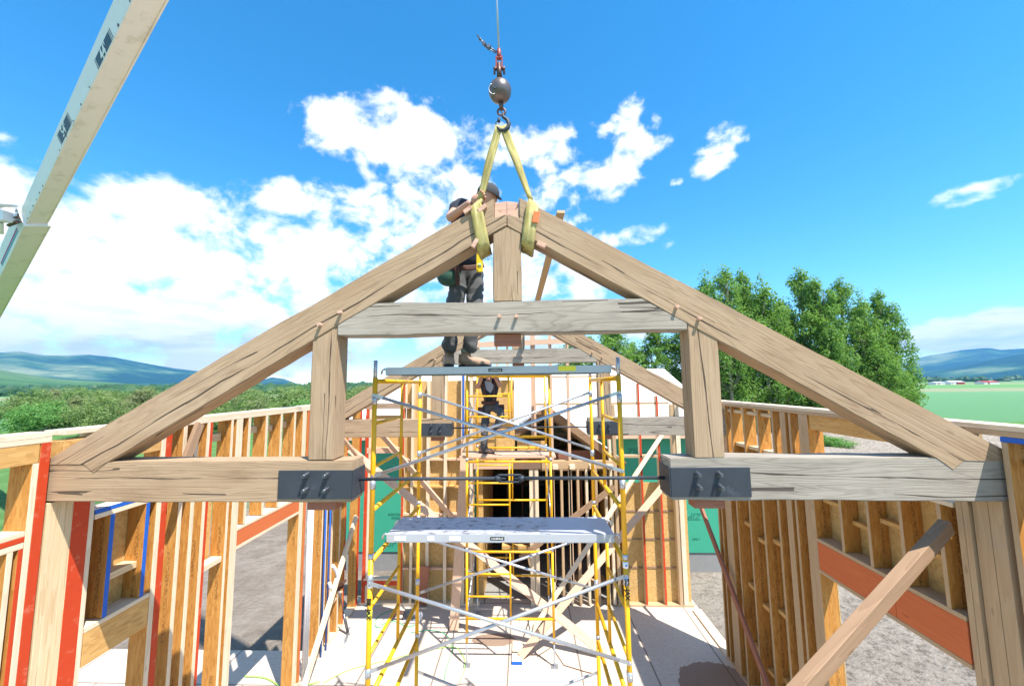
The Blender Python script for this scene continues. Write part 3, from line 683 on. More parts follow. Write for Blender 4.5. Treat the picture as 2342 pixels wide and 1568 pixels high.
# second scaffold
sB = empty('scaffold_tower', (-.31, 8.0, FL), 'yellow ladder frame scaffold tower behind the second truss with a worker on it', 'scaffold', 'yellow scaffold towers')
BX0, BX1 = -1.06, .436; ux = K((1, 0, 0))
for y in (7.3, 8.86):
    for zt_ in (.19, -1.345, -2.88): end_frame(sB, K((BX0, y, zt_-1.53)), BX1-BX0, 1.52, ux, stile=.76)
for x in (BX0, BX1):
    for z in (-.55, -2.1, -3.6):
        mb = MB()
        for a, b in ((K((x, 7.32, z+.35)), K((x, 8.84, z-.35))), (K((x, 7.32, z-.35)), K((x, 8.84, z+.35)))): mb.tube(a, b, .0125, seg=8)
        mb.build('cross_brace', 'galvanised', sB)
    for y in (7.3, 8.86):
        mb = MB(); mb.tube((x, y, FL), (x, y, -4.40), .015, seg=10); mb.cube((x, y, FL+.006), (.12, .12, .012)); mb.build('screw_jack', 'galvanised', sB)
        for z in (-1.345, -2.88): mb = MB(); mb.tube((x, y, z-.03), (x, y, z+.03), .026, seg=12); mb.build('coupling_pin', 'galvanised', sB)
for k in range(2):
    o = box('platform_board', (BX0-.15, 7.36+.3*k, -1.335), (BX1+.1, 7.64+.3*k, -1.295), 'lumber_pink'); tag(o, ('front' if k == 0 else 'rear')+' pink wood board laid on the far scaffold under the climbing worker', 'board', 'boards laid on the far scaffold')
o = box('platform_board', (-.35, 7.36, .215), (.30, 7.72, .255), 'lumber_tan'); tag(o, 'short wood board laid on top of the far scaffold', 'board', 'boards laid on the far scaffold')
# ================================================================== GROUND, DECK
def sheet(name, x0, x1, y0, y1, z, mat, nx=1, ny=1, zf=None):
    bm = bmesh.new(); g = [[bm.verts.new((x0+(x1-x0)*i/nx, y0+(y1-y0)*j/ny, z+(zf(x0+(x1-x0)*i/nx, y0+(y1-y0)*j/ny) if zf else 0))) for j in range(ny+1)] for i in range(nx+1)]
    for i in range(nx):
        for j in range(ny): bm.faces.new((g[i][j], g[i+1][j], g[i+1][j+1], g[i][j+1])).smooth = True
    me = bpy.data.meshes.new(name); bm.to_mesh(me); bm.free(); setmats(me, [mat]); return put(name, me)
def gz(x, y):
    r = math.hypot(x-14, y-14)
    k = max(0, min(1, (90-r)/40)) * max(0, min(1, (max(abs(x)-7, y-17, 0))/5))
    h = (noise.noise(Vector((x*.35, y*.35, 1)))*.16+noise.noise(Vector((x*1.1, y*1.1, 5)))*.05)*k
    for (mx, my, rx, ry, hh) in ((31, 36, 11, 5, 1.5), (42, 33, 9, 5, 1.3), (20, 30, 5, 3, .5)):
        e = ((x-mx)/rx)**2+((y-my)/ry)**2
        if e < 4: h += hh*math.exp(-e*1.6)*(1+.35*noise.noise(Vector((x*.6, y*.6, 9))))
    return h
tag(sheet('ground', -60, 90, -6, 110, GR, 'ground', 260, 220, gz), kind='structure')
# the rest of the plain, with a hole where the near ground lies
bm = bmesh.new(); O = 14000
for (a, b, c, d) in ((-O, -60, -O, O), (90, O, -O, O), (-60, 90, 110, O), (-60, 90, -O, -6)):
    f = bm.faces.new([bm.verts.new((x, y, GR)) for x, y in ((a, c), (b, c), (b, d), (a, d))])
me = bpy.data.meshes.new('plain'); bm.to_mesh(me); bm.free(); setmats(me, ['ground']); tag(put('plain_ground', me), kind='structure')
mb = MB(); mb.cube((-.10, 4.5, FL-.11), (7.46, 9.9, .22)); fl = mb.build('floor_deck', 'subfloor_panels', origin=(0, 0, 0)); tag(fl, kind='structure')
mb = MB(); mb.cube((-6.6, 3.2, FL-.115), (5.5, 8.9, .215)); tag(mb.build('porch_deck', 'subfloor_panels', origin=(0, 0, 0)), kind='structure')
mb = MB(); mb.cube((.55, 13.2, FL-.13), (3.1, 7.4, .2)); tag(mb.build('far_floor', 'concrete', origin=(0, 0, 0)), kind='structure')
mb = MB(); mb.cube((-.1, 4.5, FL-.45), (7.36, 9.8, .45)); tag(mb.build('foundation', 'concrete'), kind='structure')

# ================================================================== SIDE WALLS
TZ = -.335
def stud(par, xi, s, y0, y1, z0, z1, edge='lumber_pale', name='stud', face='lsl_face', dep=.18):
    """S = -1 for a wall whose outside is towards -x"""
    x0, x1 = sorted((xi, xi+s*dep)); return box(name, (x0, y0, z0), (x1, y1, z1), (edge, face, 'lsl_pale'), par)
XLw, XRw = -3.72, 3.45
lw = empty('stud_wall', (XLw-.09, 6.2, FL), 'open left stud wall of engineered lumber with red and blue painted edges', 'stud wall', 'framed walls round the deck')
L = lambda *a, **k: stud(lw, XLw, -1, *a, **k)
for (a, b, e) in ((4.035, 4.088, 'lumber_pale'), (4.09, 4.16, 'paint_red'), (4.296, 4.345, 'lumber_pale'), (4.455, 4.505, 'lumber_pale'), (4.62, 4.665, 'lumber_pale'), (4.667, 4.705, 'paint_red'),
                  (5.005, 5.045, 'lumber_pale'), (5.10, 5.155, 'lumber_pale'), (5.157, 5.215, 'lumber_pale'), (6.64, 6.755, 'lumber_pale'), (6.80, 6.85, 'paint_header_orange'), (7.42, 7.46, 'lumber_pale'), (7.57, 7.62, 'lumber_pale'), (7.79, 7.85, 'lumber_pale'), (8.12, 8.18, 'lumber_pale'), (8.37, 8.415, 'paint_red'), (8.99, 9.10, 'paint_red')):
    L(a, b, FL+.04, TZ-.082, e)
for y in (5.32, 5.68, 6.03, 6.39): L(y, y+.05, -1.79, TZ-.082, 'lumber_pale', 'cripple_stud')
box('sole_plate', (XLw-.18, 6.6, FL), (XLw, 9.1, FL+.04), 'lumber_pale', lw)
box('sole_plate', (XLw-.18, 3.43, FL), (XLw, 5.2, FL+.04), 'lumber_pale', lw)
box('top_plate', (XLw-.18, 3.16, TZ-.04), (XLw, 9.25, TZ), 'lumber_pale', lw)
box('top_plate', (XLw-.182, 3.42, TZ-.081), (XLw+.001, 9.25, TZ-.042), 'lumber_pale', lw)
box('header', (XLw-.14, 3.16, TZ-.3), (XLw-.002, 4.03, TZ-.083), 'lsl_header', lw)
hb = onh = -2.04
box('header', (XLw-.17, 5.217, -2.03), (XLw-.003, 6.638, -1.84), 'paint_header_orange', lw)
box('header_plate', (XLw-.18, 5.217, -2.07), (XLw, 6.638, -2.032), 'lumber_pale', lw); box('header_plate', (XLw-.18, 5.217, -1.838), (XLw, 6.638, -1.80), 'lumber_pale', lw)
# section over the side opening with blue edges
box('sheathing', (XLw-.197, 3.43, -2.02), (XLw-.183, 4.03, -1.05), 'osb_panel', lw)
box('top_plate', (XLw-.18, 3.45, -1.125), (XLw, 4.03, -1.085), 'lumber_pale', lw)
box('blue_edged_plate', (XLw-.18, 3.45, -1.083), (XLw, 4.03, -1.045), ('paint_blue', 'paint_blue', 'lumber_pale'), lw)
for (a, b) in ((3.585, 3.625), (3.925, 3.965)): L(a, b, -2.0, -1.127, 'paint_blue', 'cripple_stud')
box('blocking', (XLw-.18, 3.627, -1.72), (XLw-.05, 3.922, -1.66), 'lsl_pale', lw)
box('sill_plate', (XLw-.18, 3.45, -2.04), (XLw+.002, 4.03, -2.002), 'lumber_pale', lw)
box('header', (XLw-.16, 3.45, -2.31), (XLw, 4.03, -2.042), 'lsl_header', lw)
# backing and blocking between the closer studs
box('sheathing', (XLw-.197, 4.71, -2.12), (XLw-.183, 5.0, -.95), 'osb_panel', lw)
box('blocking', (XLw-.15, 4.71, -2.12), (XLw-.02, 5.0, -2.06), 'lumber_pale', lw)
for (a, b, z) in ((4.71, 5.0, -.58), (5.22, 5.31, -.62), (5.375, 5.675, -.56), (5.735, 6.025, -.58), (6.085, 6.385, -.56), (6.86, 7.41, -.6)): box('blocking', (XLw-.17, a, z-.09), (XLw-.12, b, z), 'lsl_pale', lw)
for (a, b, z) in ((7.86, 8.11, -4.1), (8.19, 8.36, -4.1)): box('blocking', (XLw-.18, a, z-.04), (XLw, b, z), 'lumber_pink', lw)
# pocket post under the truss end
po = empty('built_up_post', (XLw-.1, 3.25, FL), 'pale multi ply post under the left end of the front truss, with red ply', 'post', 'built up posts under the truss ends')
k = 3.09
while k < 3.27:
    stud(po, XLw, -1, k, k+.043, FL, -.888, 'lsl_pale', 'ply', 'lsl_pale'); k += .0445
stud(po, XLw+.002, -1, 3.272, 3.40, FL, -.888, 'paint_red', 'ply', 'paint_red', .04); box('ply', (XLw-.18, 3.402, FL), (XLw, 3.44, TZ-.36), ('lumber_pale', 'paint_red', 'lumber_pale'), po)
po['label'] = 'pale multi ply post under the left end of the front truss, with red ply'
# near part of the left wall
nw = empty('stud_wall', (XLw-.09, 2.6, FL), 'nearest piece of wall at the left edge with a wide red painted stud', 'stud wall', 'framed walls round the deck')
Nn = lambda *a, **k: stud(nw, XLw, -1, *a, **k)
Nn(2.965, 3.005, FL+.04, TZ-.23, 'lumber_pale'); Nn(3.007, 3.073, FL+.04, TZ-.083, 'paint_red')
box('top_plate', (XLw-.18, 1.6, TZ-.04), (XLw, 3.073, TZ), 'lumber_pale', nw); box('top_plate', (XLw-.18, 1.6, TZ-.081), (XLw, 3.073, TZ-.042), 'lumber_pale', nw)
box('header', (XLw-.15, 1.6, TZ-.228), (XLw-.002, 3.0, TZ-.083), 'lsl_header', nw)
box('sill_plate', (XLw-.18, 1.6, -1.085), (XLw, 2.963, -1.05), 'lumber_pale', nw); box('red_edged_plate', (XLw-.18, 1.6, -1.125), (XLw+.001, 2.963, -1.087), ('paint_red', 'paint_red', 'lumber_pale'), nw)
box('sill_plate', (XLw-.18, 1.6, -1.17), (XLw, 2.963, -1.127), 'lumber_pale', nw)
Nn(2.87, 2.905, -2.14, -1.172, 'lumber_pale', 'cripple_stud'); Nn(2.935, 2.963, -2.14, -1.172, 'paint_red', 'cripple_stud'); Nn(2.55, 2.59, -2.14, -1.172, 'lumber_pale', 'cripple_stud')
box('sill_plate', (XLw-.18, 1.6, -2.18), (XLw, 2.963, -2.142), 'lumber_pale', nw); box('header', (XLw-.16, 1.6, -2.5), (XLw-.002, 2.963, -2.182), 'lsl_header', nw)

rw = empty('stud_wall', (XRw+.09, 6, FL), 'right stud wall with shaded orange studs and an orange painted door header', 'stud wall', 'framed walls round the deck')
Rr = lambda *a, **k: stud(rw, XRw, 1, *a, **k)
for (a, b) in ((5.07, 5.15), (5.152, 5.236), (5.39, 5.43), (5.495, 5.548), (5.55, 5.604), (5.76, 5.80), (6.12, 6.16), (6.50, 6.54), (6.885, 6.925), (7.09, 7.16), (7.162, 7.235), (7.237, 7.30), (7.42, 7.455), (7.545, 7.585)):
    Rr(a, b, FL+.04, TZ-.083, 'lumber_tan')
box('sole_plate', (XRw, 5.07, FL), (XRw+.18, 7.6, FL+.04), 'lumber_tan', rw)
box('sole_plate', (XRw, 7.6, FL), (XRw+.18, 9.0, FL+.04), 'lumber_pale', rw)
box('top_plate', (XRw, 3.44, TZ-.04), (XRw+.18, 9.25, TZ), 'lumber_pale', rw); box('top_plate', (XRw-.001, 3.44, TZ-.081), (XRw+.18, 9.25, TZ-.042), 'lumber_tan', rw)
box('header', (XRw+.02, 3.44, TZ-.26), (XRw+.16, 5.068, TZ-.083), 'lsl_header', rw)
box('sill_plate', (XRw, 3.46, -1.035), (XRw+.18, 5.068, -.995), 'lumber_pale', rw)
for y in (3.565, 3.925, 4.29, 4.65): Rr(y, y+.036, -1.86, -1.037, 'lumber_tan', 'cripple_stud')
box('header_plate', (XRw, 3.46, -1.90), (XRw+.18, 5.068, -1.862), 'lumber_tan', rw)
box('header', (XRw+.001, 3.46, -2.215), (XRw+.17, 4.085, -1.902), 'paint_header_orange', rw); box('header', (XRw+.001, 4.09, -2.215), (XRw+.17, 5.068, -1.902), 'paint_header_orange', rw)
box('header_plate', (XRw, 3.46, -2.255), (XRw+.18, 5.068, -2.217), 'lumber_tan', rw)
box('sheathing', (XRw+.183, 3.3, -2.25), (XRw+.197, 5.07, -1.0), 'osb_panel', rw)
box('sheathing', (XRw+.183, 5.07, FL-.1), (XRw+.197, 7.6, -1.02), 'osb_panel', rw)
for (a, b, z) in ((3.60, 3.92, -1.50), (3.965, 4.285, -1.38), (4.33, 4.64, -1.52), (4.69, 5.06, -1.4)): box('blocking', (XRw+.10, a, z-.045), (XRw+.18, b, z), 'lsl_header', rw)
for z0 in (-1.3, -2.25, -3.2, -4.1):
    for i, (a, b) in enumerate(((5.81, 6.115), (6.165, 6.495), (6.545, 6.88), (6.93, 7.085))):
        box('blocking', (XRw+.09, a, z0-.06-(.12 if i % 2 else 0)), (XRw+.18, b, z0-(.12 if i % 2 else 0)), 'lsl_header', rw)
for (a, b, z) in ((5.81, 6.115, -.47), (6.165, 6.495, -.47), (6.545, 6.88, -.47), (6.93, 7.085, -.47), (5.81, 6.115, -1.0), (6.165, 6.495, -1.0), (6.545, 6.88, -1.0)): box('blocking', (XRw+.04, a, z-.05), (XRw+.18, b, z), 'lsl_pale', rw)
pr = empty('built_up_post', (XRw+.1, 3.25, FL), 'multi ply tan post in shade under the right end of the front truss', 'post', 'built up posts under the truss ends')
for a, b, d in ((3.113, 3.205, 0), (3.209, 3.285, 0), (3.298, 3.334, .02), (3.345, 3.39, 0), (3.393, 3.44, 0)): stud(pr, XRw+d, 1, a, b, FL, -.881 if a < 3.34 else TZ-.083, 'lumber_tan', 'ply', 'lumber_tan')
nr = empty('stud_wall', (XRw+.09, 2.6, FL), 'nearest piece of wall at the right edge with blue edged plates over an orange header', 'stud wall', 'framed walls round the deck')
Nr = lambda *a, **k: stud(nr, XRw, 1, *a, **k)
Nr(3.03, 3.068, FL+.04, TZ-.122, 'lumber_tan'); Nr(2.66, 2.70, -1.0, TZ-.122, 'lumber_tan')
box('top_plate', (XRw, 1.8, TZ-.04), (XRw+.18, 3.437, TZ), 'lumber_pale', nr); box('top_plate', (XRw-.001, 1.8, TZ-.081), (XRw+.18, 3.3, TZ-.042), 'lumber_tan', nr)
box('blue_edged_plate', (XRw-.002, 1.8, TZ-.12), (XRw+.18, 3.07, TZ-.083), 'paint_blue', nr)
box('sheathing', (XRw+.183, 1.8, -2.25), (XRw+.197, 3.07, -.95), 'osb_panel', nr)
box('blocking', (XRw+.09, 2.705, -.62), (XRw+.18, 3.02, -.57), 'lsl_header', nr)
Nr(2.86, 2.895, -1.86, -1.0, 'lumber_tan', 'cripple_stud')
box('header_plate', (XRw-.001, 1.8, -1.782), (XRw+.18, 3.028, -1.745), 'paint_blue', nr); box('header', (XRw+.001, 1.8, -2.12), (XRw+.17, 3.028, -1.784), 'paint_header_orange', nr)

# ================================================================== BACK WALL
BY = 9.15
bw = empty('stud_wall', (-.13, BY+.07, FL), 'back stud wall at the end of the deck, partly sheathed, with door opening and two red studs', 'stud wall', 'framed walls round the deck')
bx = lambda u, v=1000: at(u, v, Y=BY).x
bz = lambda v, u=1200: at(u, v, Y=BY).z
def bstud(u0, u1, z0, z1, edge='lumber_pale', name='stud', v=1150):
    return box(name, (bx(u0, v), BY, z0), (bx(u1, v), BY+.14, z1), ('lsl_pale', edge, 'lumber_pale'), bw)
F4 = FL+.04
HW = bz(1036, 880); SW = bz(1327, 880)
box('sole_plate', (XLw, BY-.001, FL), (-1.05, BY+.14, F4), 'lumber_pale', bw)
box('sole_plate', (bx(1400), BY-.001, FL), (XRw+.1, BY+.14, F4), 'lumber_tan', bw)
bstud(832, 839, F4, -.42, 'paint_red'); bstud(840, 845, F4, -.42)
bstud(917, 922, F4, .05, 'paint_red'); bstud(938, 944, F4, .09); bstud(974, 981, F4, .09); bstud(1014, 1021, F4, .28); bstud(1054, 1061.5, F4, .32, 'lumber_pale'); box('blue_edged_stud', (bx(1057.5), BY-.012, bz(1003)), (bx(1061.5), BY-.001, .34), 'paint_blue', bw)
bstud(1074, 1081, F4, .2)
box('sheathing', (bx(925), BY+.142, FL-.05), (bx(1083, 1200), BY+.156, .09), 'osb_panel', bw)
box('sheathing', (bx(1083, 1200)+.002, BY+.142, bz(1060)), (bx(1177), BY+.156, .09), 'osb_panel', bw)
box('sheathing', (XLw, BY+.142, FL-.05), (bx(923), BY+.156, SW), 'osb_panel', bw)
box('sheathing', (XLw, BY+.142, HW), (bx(923), BY+.156, bz(915, 880)-.35), 'osb_panel', bw)
box('window_sill', (XLw+.1, BY-.003, SW), (bx(917), BY+.14, SW+.04), 'lumber_pale', bw); box('red_edged_plate', (XLw+.1, BY-.004, SW-.10), (bx(917), BY+.14, SW-.002), ('paint_red', 'paint_red', 'lumber_pale'), bw)
box('header_plate', (XLw+.1, BY-.002, HW), (bx(917), BY+.14, HW+.12), 'lumber_pink', bw)
box('header', (XLw, BY-.002, bz(935, 880)), (bx(935), BY+.12, bz(922, 880)), 'timber_dull_brown', bw)
for i, v in enumerate((1048, 1111, 1175, 1237, 1300)):
    for a, b in ((922, 938), (945, 974), (982, 1014), (1022, 1053), (1062, 1074)): box('blocking', (bx(a), BY+.02, bz(v)-.04), (bx(b), BY+.14, bz(v)), 'lsl_header' if i % 2 else 'lumber_pink', bw, bev=0)
for u0, u1 in ((1090, 1096), (1134, 1138), (1158, 1163), (1214, 1225), (1256, 1263), (1296, 1302)): bstud(u0, u1, .1 if u0 < 1180 else bz(1330 if u0 > 1230 else 1000), bz(762), 'lumber_pink' if u0 > 1200 else 'lumber_pale', v=870)
mb = MB(); a, b = at(1085, 789, Y=BY-.05), at(1300, 779, Y=BY-.05); mb.bar(a, b, .04, .12); mb.build('ribbon_board', 'lumber_pink', bw)
mb = MB(); a, b = at(1085, 830, Y=BY+.05), at(1300, 826, Y=BY+.05); mb.bar(a, b, .04, .05); mb.build('ribbon_board', 'lumber_pale', bw)
box('blocking', (bx(1180), BY+.03, bz(864)), (bx(1420), BY+.1, bz(860)), 'lumber_tan', bw)
box('blocking', (bx(1225), BY+.03, bz(927)), (bx(1535), BY+.1, bz(922)), 'lumber_tan', bw)
# door opening: header, posts and the row of studs to its right
DH = bz(1056); 
box('header', (bx(1083, 1100), BY-.002, bz(1072)), (bx(1236), BY+.13, DH), 'lumber_pink', bw)
box('header', (bx(1238), BY-.002, bz(1072)), (bx(1404), BY+.13, DH+.02), 'lumber_tan', bw)
for u in (1262, 1300, 1345, 1385): box('joist_end', (bx(u), BY-.12, bz(1071)+.005), (bx(u)+.12, BY-.004, bz(1071)+.09), 'lumber_pale', bw)
bstud(1212, 1222, FL, bz(1073), 'lumber_pale', 'post', 1200); bstud(1223, 1233, FL, bz(1073), 'lumber_pale', 'post', 1200)
for u in (1263, 1303, 1342, 1386): bstud(u, u+5.5, F4, bz(1073), 'lumber_pale', v=1200)
for u in (1284, 1322, 1364): bstud(u, u+5.5, F4, bz(1073), 'lumber_tan', v=1200)
bstud(1398, 1404, F4, -.5, 'lumber_pale', v=1200); bstud(1409, 1416, F4, -.5, 'lumber_tan', v=1200)
OT = bz(1106, 1500)
box('sheathing', (bx(1418), BY+.142, FL-.05), (XRw+.1, BY+.156, OT), 'osb_panel', bw)
for a in (1462, 1504): bstud(a, a+4.5, F4, -.02 if a < 1500 else -.3, 'paint_red', v=1000)
bstud(1537, 1544, F4, -.5, 'lumber_tan', v=1000); bstud(1546, 1556, F4, -.42, 'lumber_pale', v=1000)
box('header_plate', (bx(1424), BY+.0, bz(1046, 1500)), (bx(1503), BY+.12, bz(1040, 1500)), 'lumber_tan', bw)
for v in (1172, 1237, 1303): box('panel_joint', (bx(1422), BY+.128, bz(v, 1500)-.02), (bx(1536), BY+.1415, bz(v, 1500)+.02), 'lumber_brace', bw, bev=0)

# ================================================================== FAR WING
fw = empty('house_wing', (.3, 15, GR), 'far part of the new house with white roof sheathing and green weatherproof wall panels', 'building')
FY = 12.0; fx = lambda u, v=1100: at(u, v, Y=FY).x; fz = lambda v, u=1200: at(u, v, Y=FY).z
x0, x1 = -5.3, 5.62; EZ = fz(985); GBt = fz(1263, 1500); WB = fz(1092, 1500)
D0, D1 = -1.0, 2.15
for (a, b) in ((x0, D0), (D1, x1)): box('wall', (a, FY, GBt), (b, FY+.16, EZ), 'membrane_green', fw)
for (a, b) in ((x0+.02, D0), (D1, x1-.02)): box('foundation', (a, FY+.03, GR-.1), (b, FY+.2, GBt-.003), 'concrete', fw)
for X in (x0, x1): 
    mb = MB(); mb.poly([(X, FY+.162, GR), (X, 22, GR), (X, 22, EZ), (X, 17, .45), (X, FY+.162, EZ)], (.14 if X < 0 else -.14, 0, 0)); mb.build('wall', 'membrane_green', fw)
box('wall', (x0+.2, 21.8, GR), (x1-.2, 22, EZ), 'osb_panel', fw)
mb = MB(); RY = 17.2; rz = at(1200, 848, Y=RY).z; ez = EZ+.02
mb.poly([(x0-.3, FY-.45, ez-.08), (x1+.3, FY-.45, ez-.08), (x1+.3, RY, rz), (x0-.3, RY, rz)], (0, 0, .03)); mb.poly([(x0-.3, RY, rz), (x1+.3, RY, rz), (x1+.3, 22.4, ez-.08), (x0-.3, 22.4, ez-.08)], (0, 0, .03))
mb.build('roof', 'roof_sheathing_white', fw)
mb = MB(); mb.bar((x0-.3, FY-.46, ez-.13), (x1+.3, FY-.46, ez-.13), .04, .14); mb.build('fascia', 'lumber_pink', fw)
# small hall between the deck and the wing
AX, AZ = .50, bz(930); HWd = 1.62; FZ = AZ-1.2
for s, nm in ((-1, 'l'), (1, 'r')):
    mb = MB(); mb.poly([(AX, 9.36, AZ), (AX+s*(HWd+.1), 9.36, FZ-.06), (AX+s*(HWd+.1), 12.6, FZ-.06), (AX, 14.2, AZ)], (0, 0, .03)); mb.build('roof', 'roof_sheathing_white', fw)
    mb = MB(); mb.bar((AX-s*.01, 9.38, AZ-.08), (AX+s*(HWd+.12), 9.38, FZ-.15), .05, .16, (0, 0, 1)); mb.build('barge_rafter', 'lumber_brace', fw)
    mb = MB(); mb.bar((AX, 9.6, AZ-.14), (AX+s*HWd, 9.6, FZ-.17), .04, .18, (0, 0, 1)); mb.build('rafter', 'lumber_brace', fw)
    box('wall', (AX+s*HWd, 9.40, GBt), (AX+s*HWd+.12, 11.99, FZ-.1), 'osb_panel', fw)
for z in (FZ-.05, FZ+.12): box('ceiling_joist', (AX-HWd+.02, 9.7, z-.1), (AX+HWd-.02, 9.75, z), 'lumber_redwood', fw)
box('ceiling', (AX-HWd+.02, 9.8, FZ-.18), (AX+HWd-.02, 12.4, FZ-.16), 'osb_panel', fw)
box('gable_board', (AX-.2, 9.56, FZ-.30), (AX+HWd-.1, 9.6, FZ-.03), 'lumber_brace', fw); box('gable_board', (AX+.1, 9.56, FZ-.02), (AX+HWd-.2, 9.6, FZ+.16), 'lumber_redwood', fw)
o = box('sheet', (at(1183, 1020, Y=9.05).x, 9.0, at(1183, 1040, Y=9.0).z), (at(1250, 1020, Y=9.05).x, 9.02, at(1183, 1008, Y=9.0).z), 'osb_panel'); tag(o, 'small pale panel propped behind the knees of the climbing worker', 'sheet')
for k in range(9):
    x = -1.0+.42*k; y = 11.6+.9*(k % 3); box('stud', (x, y, FL), (x+.045, y+.12, FZ-.19), 'lumber_redwood', fw)
for k in range(6): x = -4.6+1.9*k; box('stud', (x, 16.5, FL), (x+.05, 16.6, EZ-.1), 'lumber_tan', fw)
def print_txt(s, u, v, size, flip=False, Y=FY-.004):
    p = at(u, v, Y=Y); text('printed_logo', s, p, (-1, 0, 0) if flip else (1, 0, 0), (0, 0, -1) if flip else (0, 0, 1), size, 'print_green', fw, .001, .006, .25)
print_txt('ZIP', 1447, 1033, .26); print_txt('system', 1483, 1036, .17); print_txt('ZIP', 891, 1242, .26); print_txt('sys', 917, 1247, .17); print_txt('ZIP', 1590, 1180, .26, True); print_txt('SHEATHING', 905, 1176, .085); print_txt('VERTICAL', 905, 1184, .06); print_txt('NAIL 1', 1592, 1232, .07); print_txt('SYSTEM', 1410, 1115, .1)
for r in range(12):
    for c_ in range(7):
        pass

# ================================================================== LOOSE LUMBER AND BRACES
def brace(label, a, b, w, h, mat, up=None, cat='brace', grp='diagonal braces', name='diagonal_brace'):
    o = beam(name, a, b, w, h, mat, up=up); return tag(o, label, cat, grp)
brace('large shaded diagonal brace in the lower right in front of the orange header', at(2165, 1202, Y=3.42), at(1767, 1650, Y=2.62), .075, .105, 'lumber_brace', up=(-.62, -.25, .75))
a = at(800, 1027, X=-3.60); b = at(1385, 1496, Z=FL+.05)
brace('long sunlit pink brace from the left wall to the floor beside the far scaffold', a, b, .14, .042, 'lumber_pink', up=(.3, -1, .5))
brace('shorter pink brace nailed across the sheathed back wall left of the far scaffold', at(872, 992, Y=9.08), at(1060, 1212, Y=9.0), .04, .13, 'lumber_pink', up=(0, -.3, 1))
brace('thin pale brace from the back wall top to the far scaffold foot', at(1520, 985, Y=9.05), at(1216, 1444, Z=FL+.04), .09, .042, 'lumber_pale', up=(-.3, -1, .4))
brace('double brace from the right wall down past the near scaffold foot', at(1570, 1048, X=3.3), at(1190, 1500, Z=FL+.04), .13, .045, 'lumber_pink', up=(-.3, -1, .5))
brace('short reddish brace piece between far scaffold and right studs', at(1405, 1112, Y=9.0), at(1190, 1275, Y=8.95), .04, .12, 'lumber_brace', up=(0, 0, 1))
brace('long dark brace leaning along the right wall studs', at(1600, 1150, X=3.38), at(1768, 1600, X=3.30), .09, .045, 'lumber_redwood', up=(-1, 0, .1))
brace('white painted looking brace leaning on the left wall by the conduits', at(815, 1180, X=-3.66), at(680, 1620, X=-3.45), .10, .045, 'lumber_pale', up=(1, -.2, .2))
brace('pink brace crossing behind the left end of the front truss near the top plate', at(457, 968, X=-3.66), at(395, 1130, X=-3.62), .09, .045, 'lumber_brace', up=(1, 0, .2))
brace('upright pale pink board leaning in front of the back wall beside the far scaffold', at(1066, 1000, Y=8.7), at(1038, 1440, Z=FL+.02), .18, .04, 'lumber_pink', up=(0, -1, .1), cat='board', grp=None, name='leaning_board')
brace('short brown board standing against the back wall under the long brace', at(971, 1294, Y=8.95), at(965, 1383, Z=FL+.02), .2, .03, 'lumber_redwood', up=(0, -1, .1), cat='board', grp=None, name='leaning_board')
brace('tan board rising against the sky from the second truss behind the right rafter', at(1226, 700, Y=6.9), at(1283, 484, Y=4.35), .04, .09, 'lumber_tan', up=(1, 0, 0))
brace('short pink board lying across the long brace behind the near scaffold at left', at(783, 1000, X=-3.5), at(848, 1080, X=-3.2), .1, .04, 'lumber_pink')
for k in range(5):
    p = at(1332, 1216-k*5, Y=9.9); o = box('lumber_piece', (p.x-.35, 9.8, FL+.0+.045*k), (p.x+.3+.05*k, 10.1, FL+.04+.045*k), 'lumber_tan'); tag(o, 'board %s of the small lumber stack inside the dark opening' % ('at the bottom', 'second from bottom', 'in the middle', 'second from top', 'on top')[k], 'board', 'small lumber stack in the opening')
for k in range(4):
    a_ = at(1128, 1262, Z=FL+.9+.03*k); o = box('sheet', (-.62, 10.2, FL+.75+.022*k), (.12, 11.4+.05*k, FL+.77+.022*k), 'osb_panel'); tag(o, 'sheet %s of the pale sheet stack seen through the far scaffold' % ('at the bottom', 'second from bottom', 'third from bottom', 'on top')[k], 'sheet', 'pale sheet stack')
tb = empty('sawhorse', (-.25, 10.8, FL), 'trestle under the pale sheet stack behind the far scaffold', 'sawhorse')
for y in (10.4, 11.1):
    box('beam', (-.55, y, FL+.66), (.05, y+.05, FL+.748), 'lumber_tan', tb)
    for x in (-.5, 0): beam('leg', (x, y+.02, FL+.66), (x+(.1 if x > -.2 else -.1), y+.02, FL), .04, .08, 'lumber_tan', tb, up=(0, 1, 0))
bl = empty('wood_block', at(1183, 1513, Z=FL), 'short wood block with a blue end lying on the floor under the far scaffold', 'wood block')
p = at(1183, 1490, Z=FL+.04); box('body', (p.x-.09, p.y-.25, FL), (p.x+.09, p.y+.3, FL+.05), 'lumber_pale', bl); box('painted_end', (p.x-.09, p.y-.27, FL+.001), (p.x+.09, p.y-.252, FL+.05), 'paint_blue', bl)
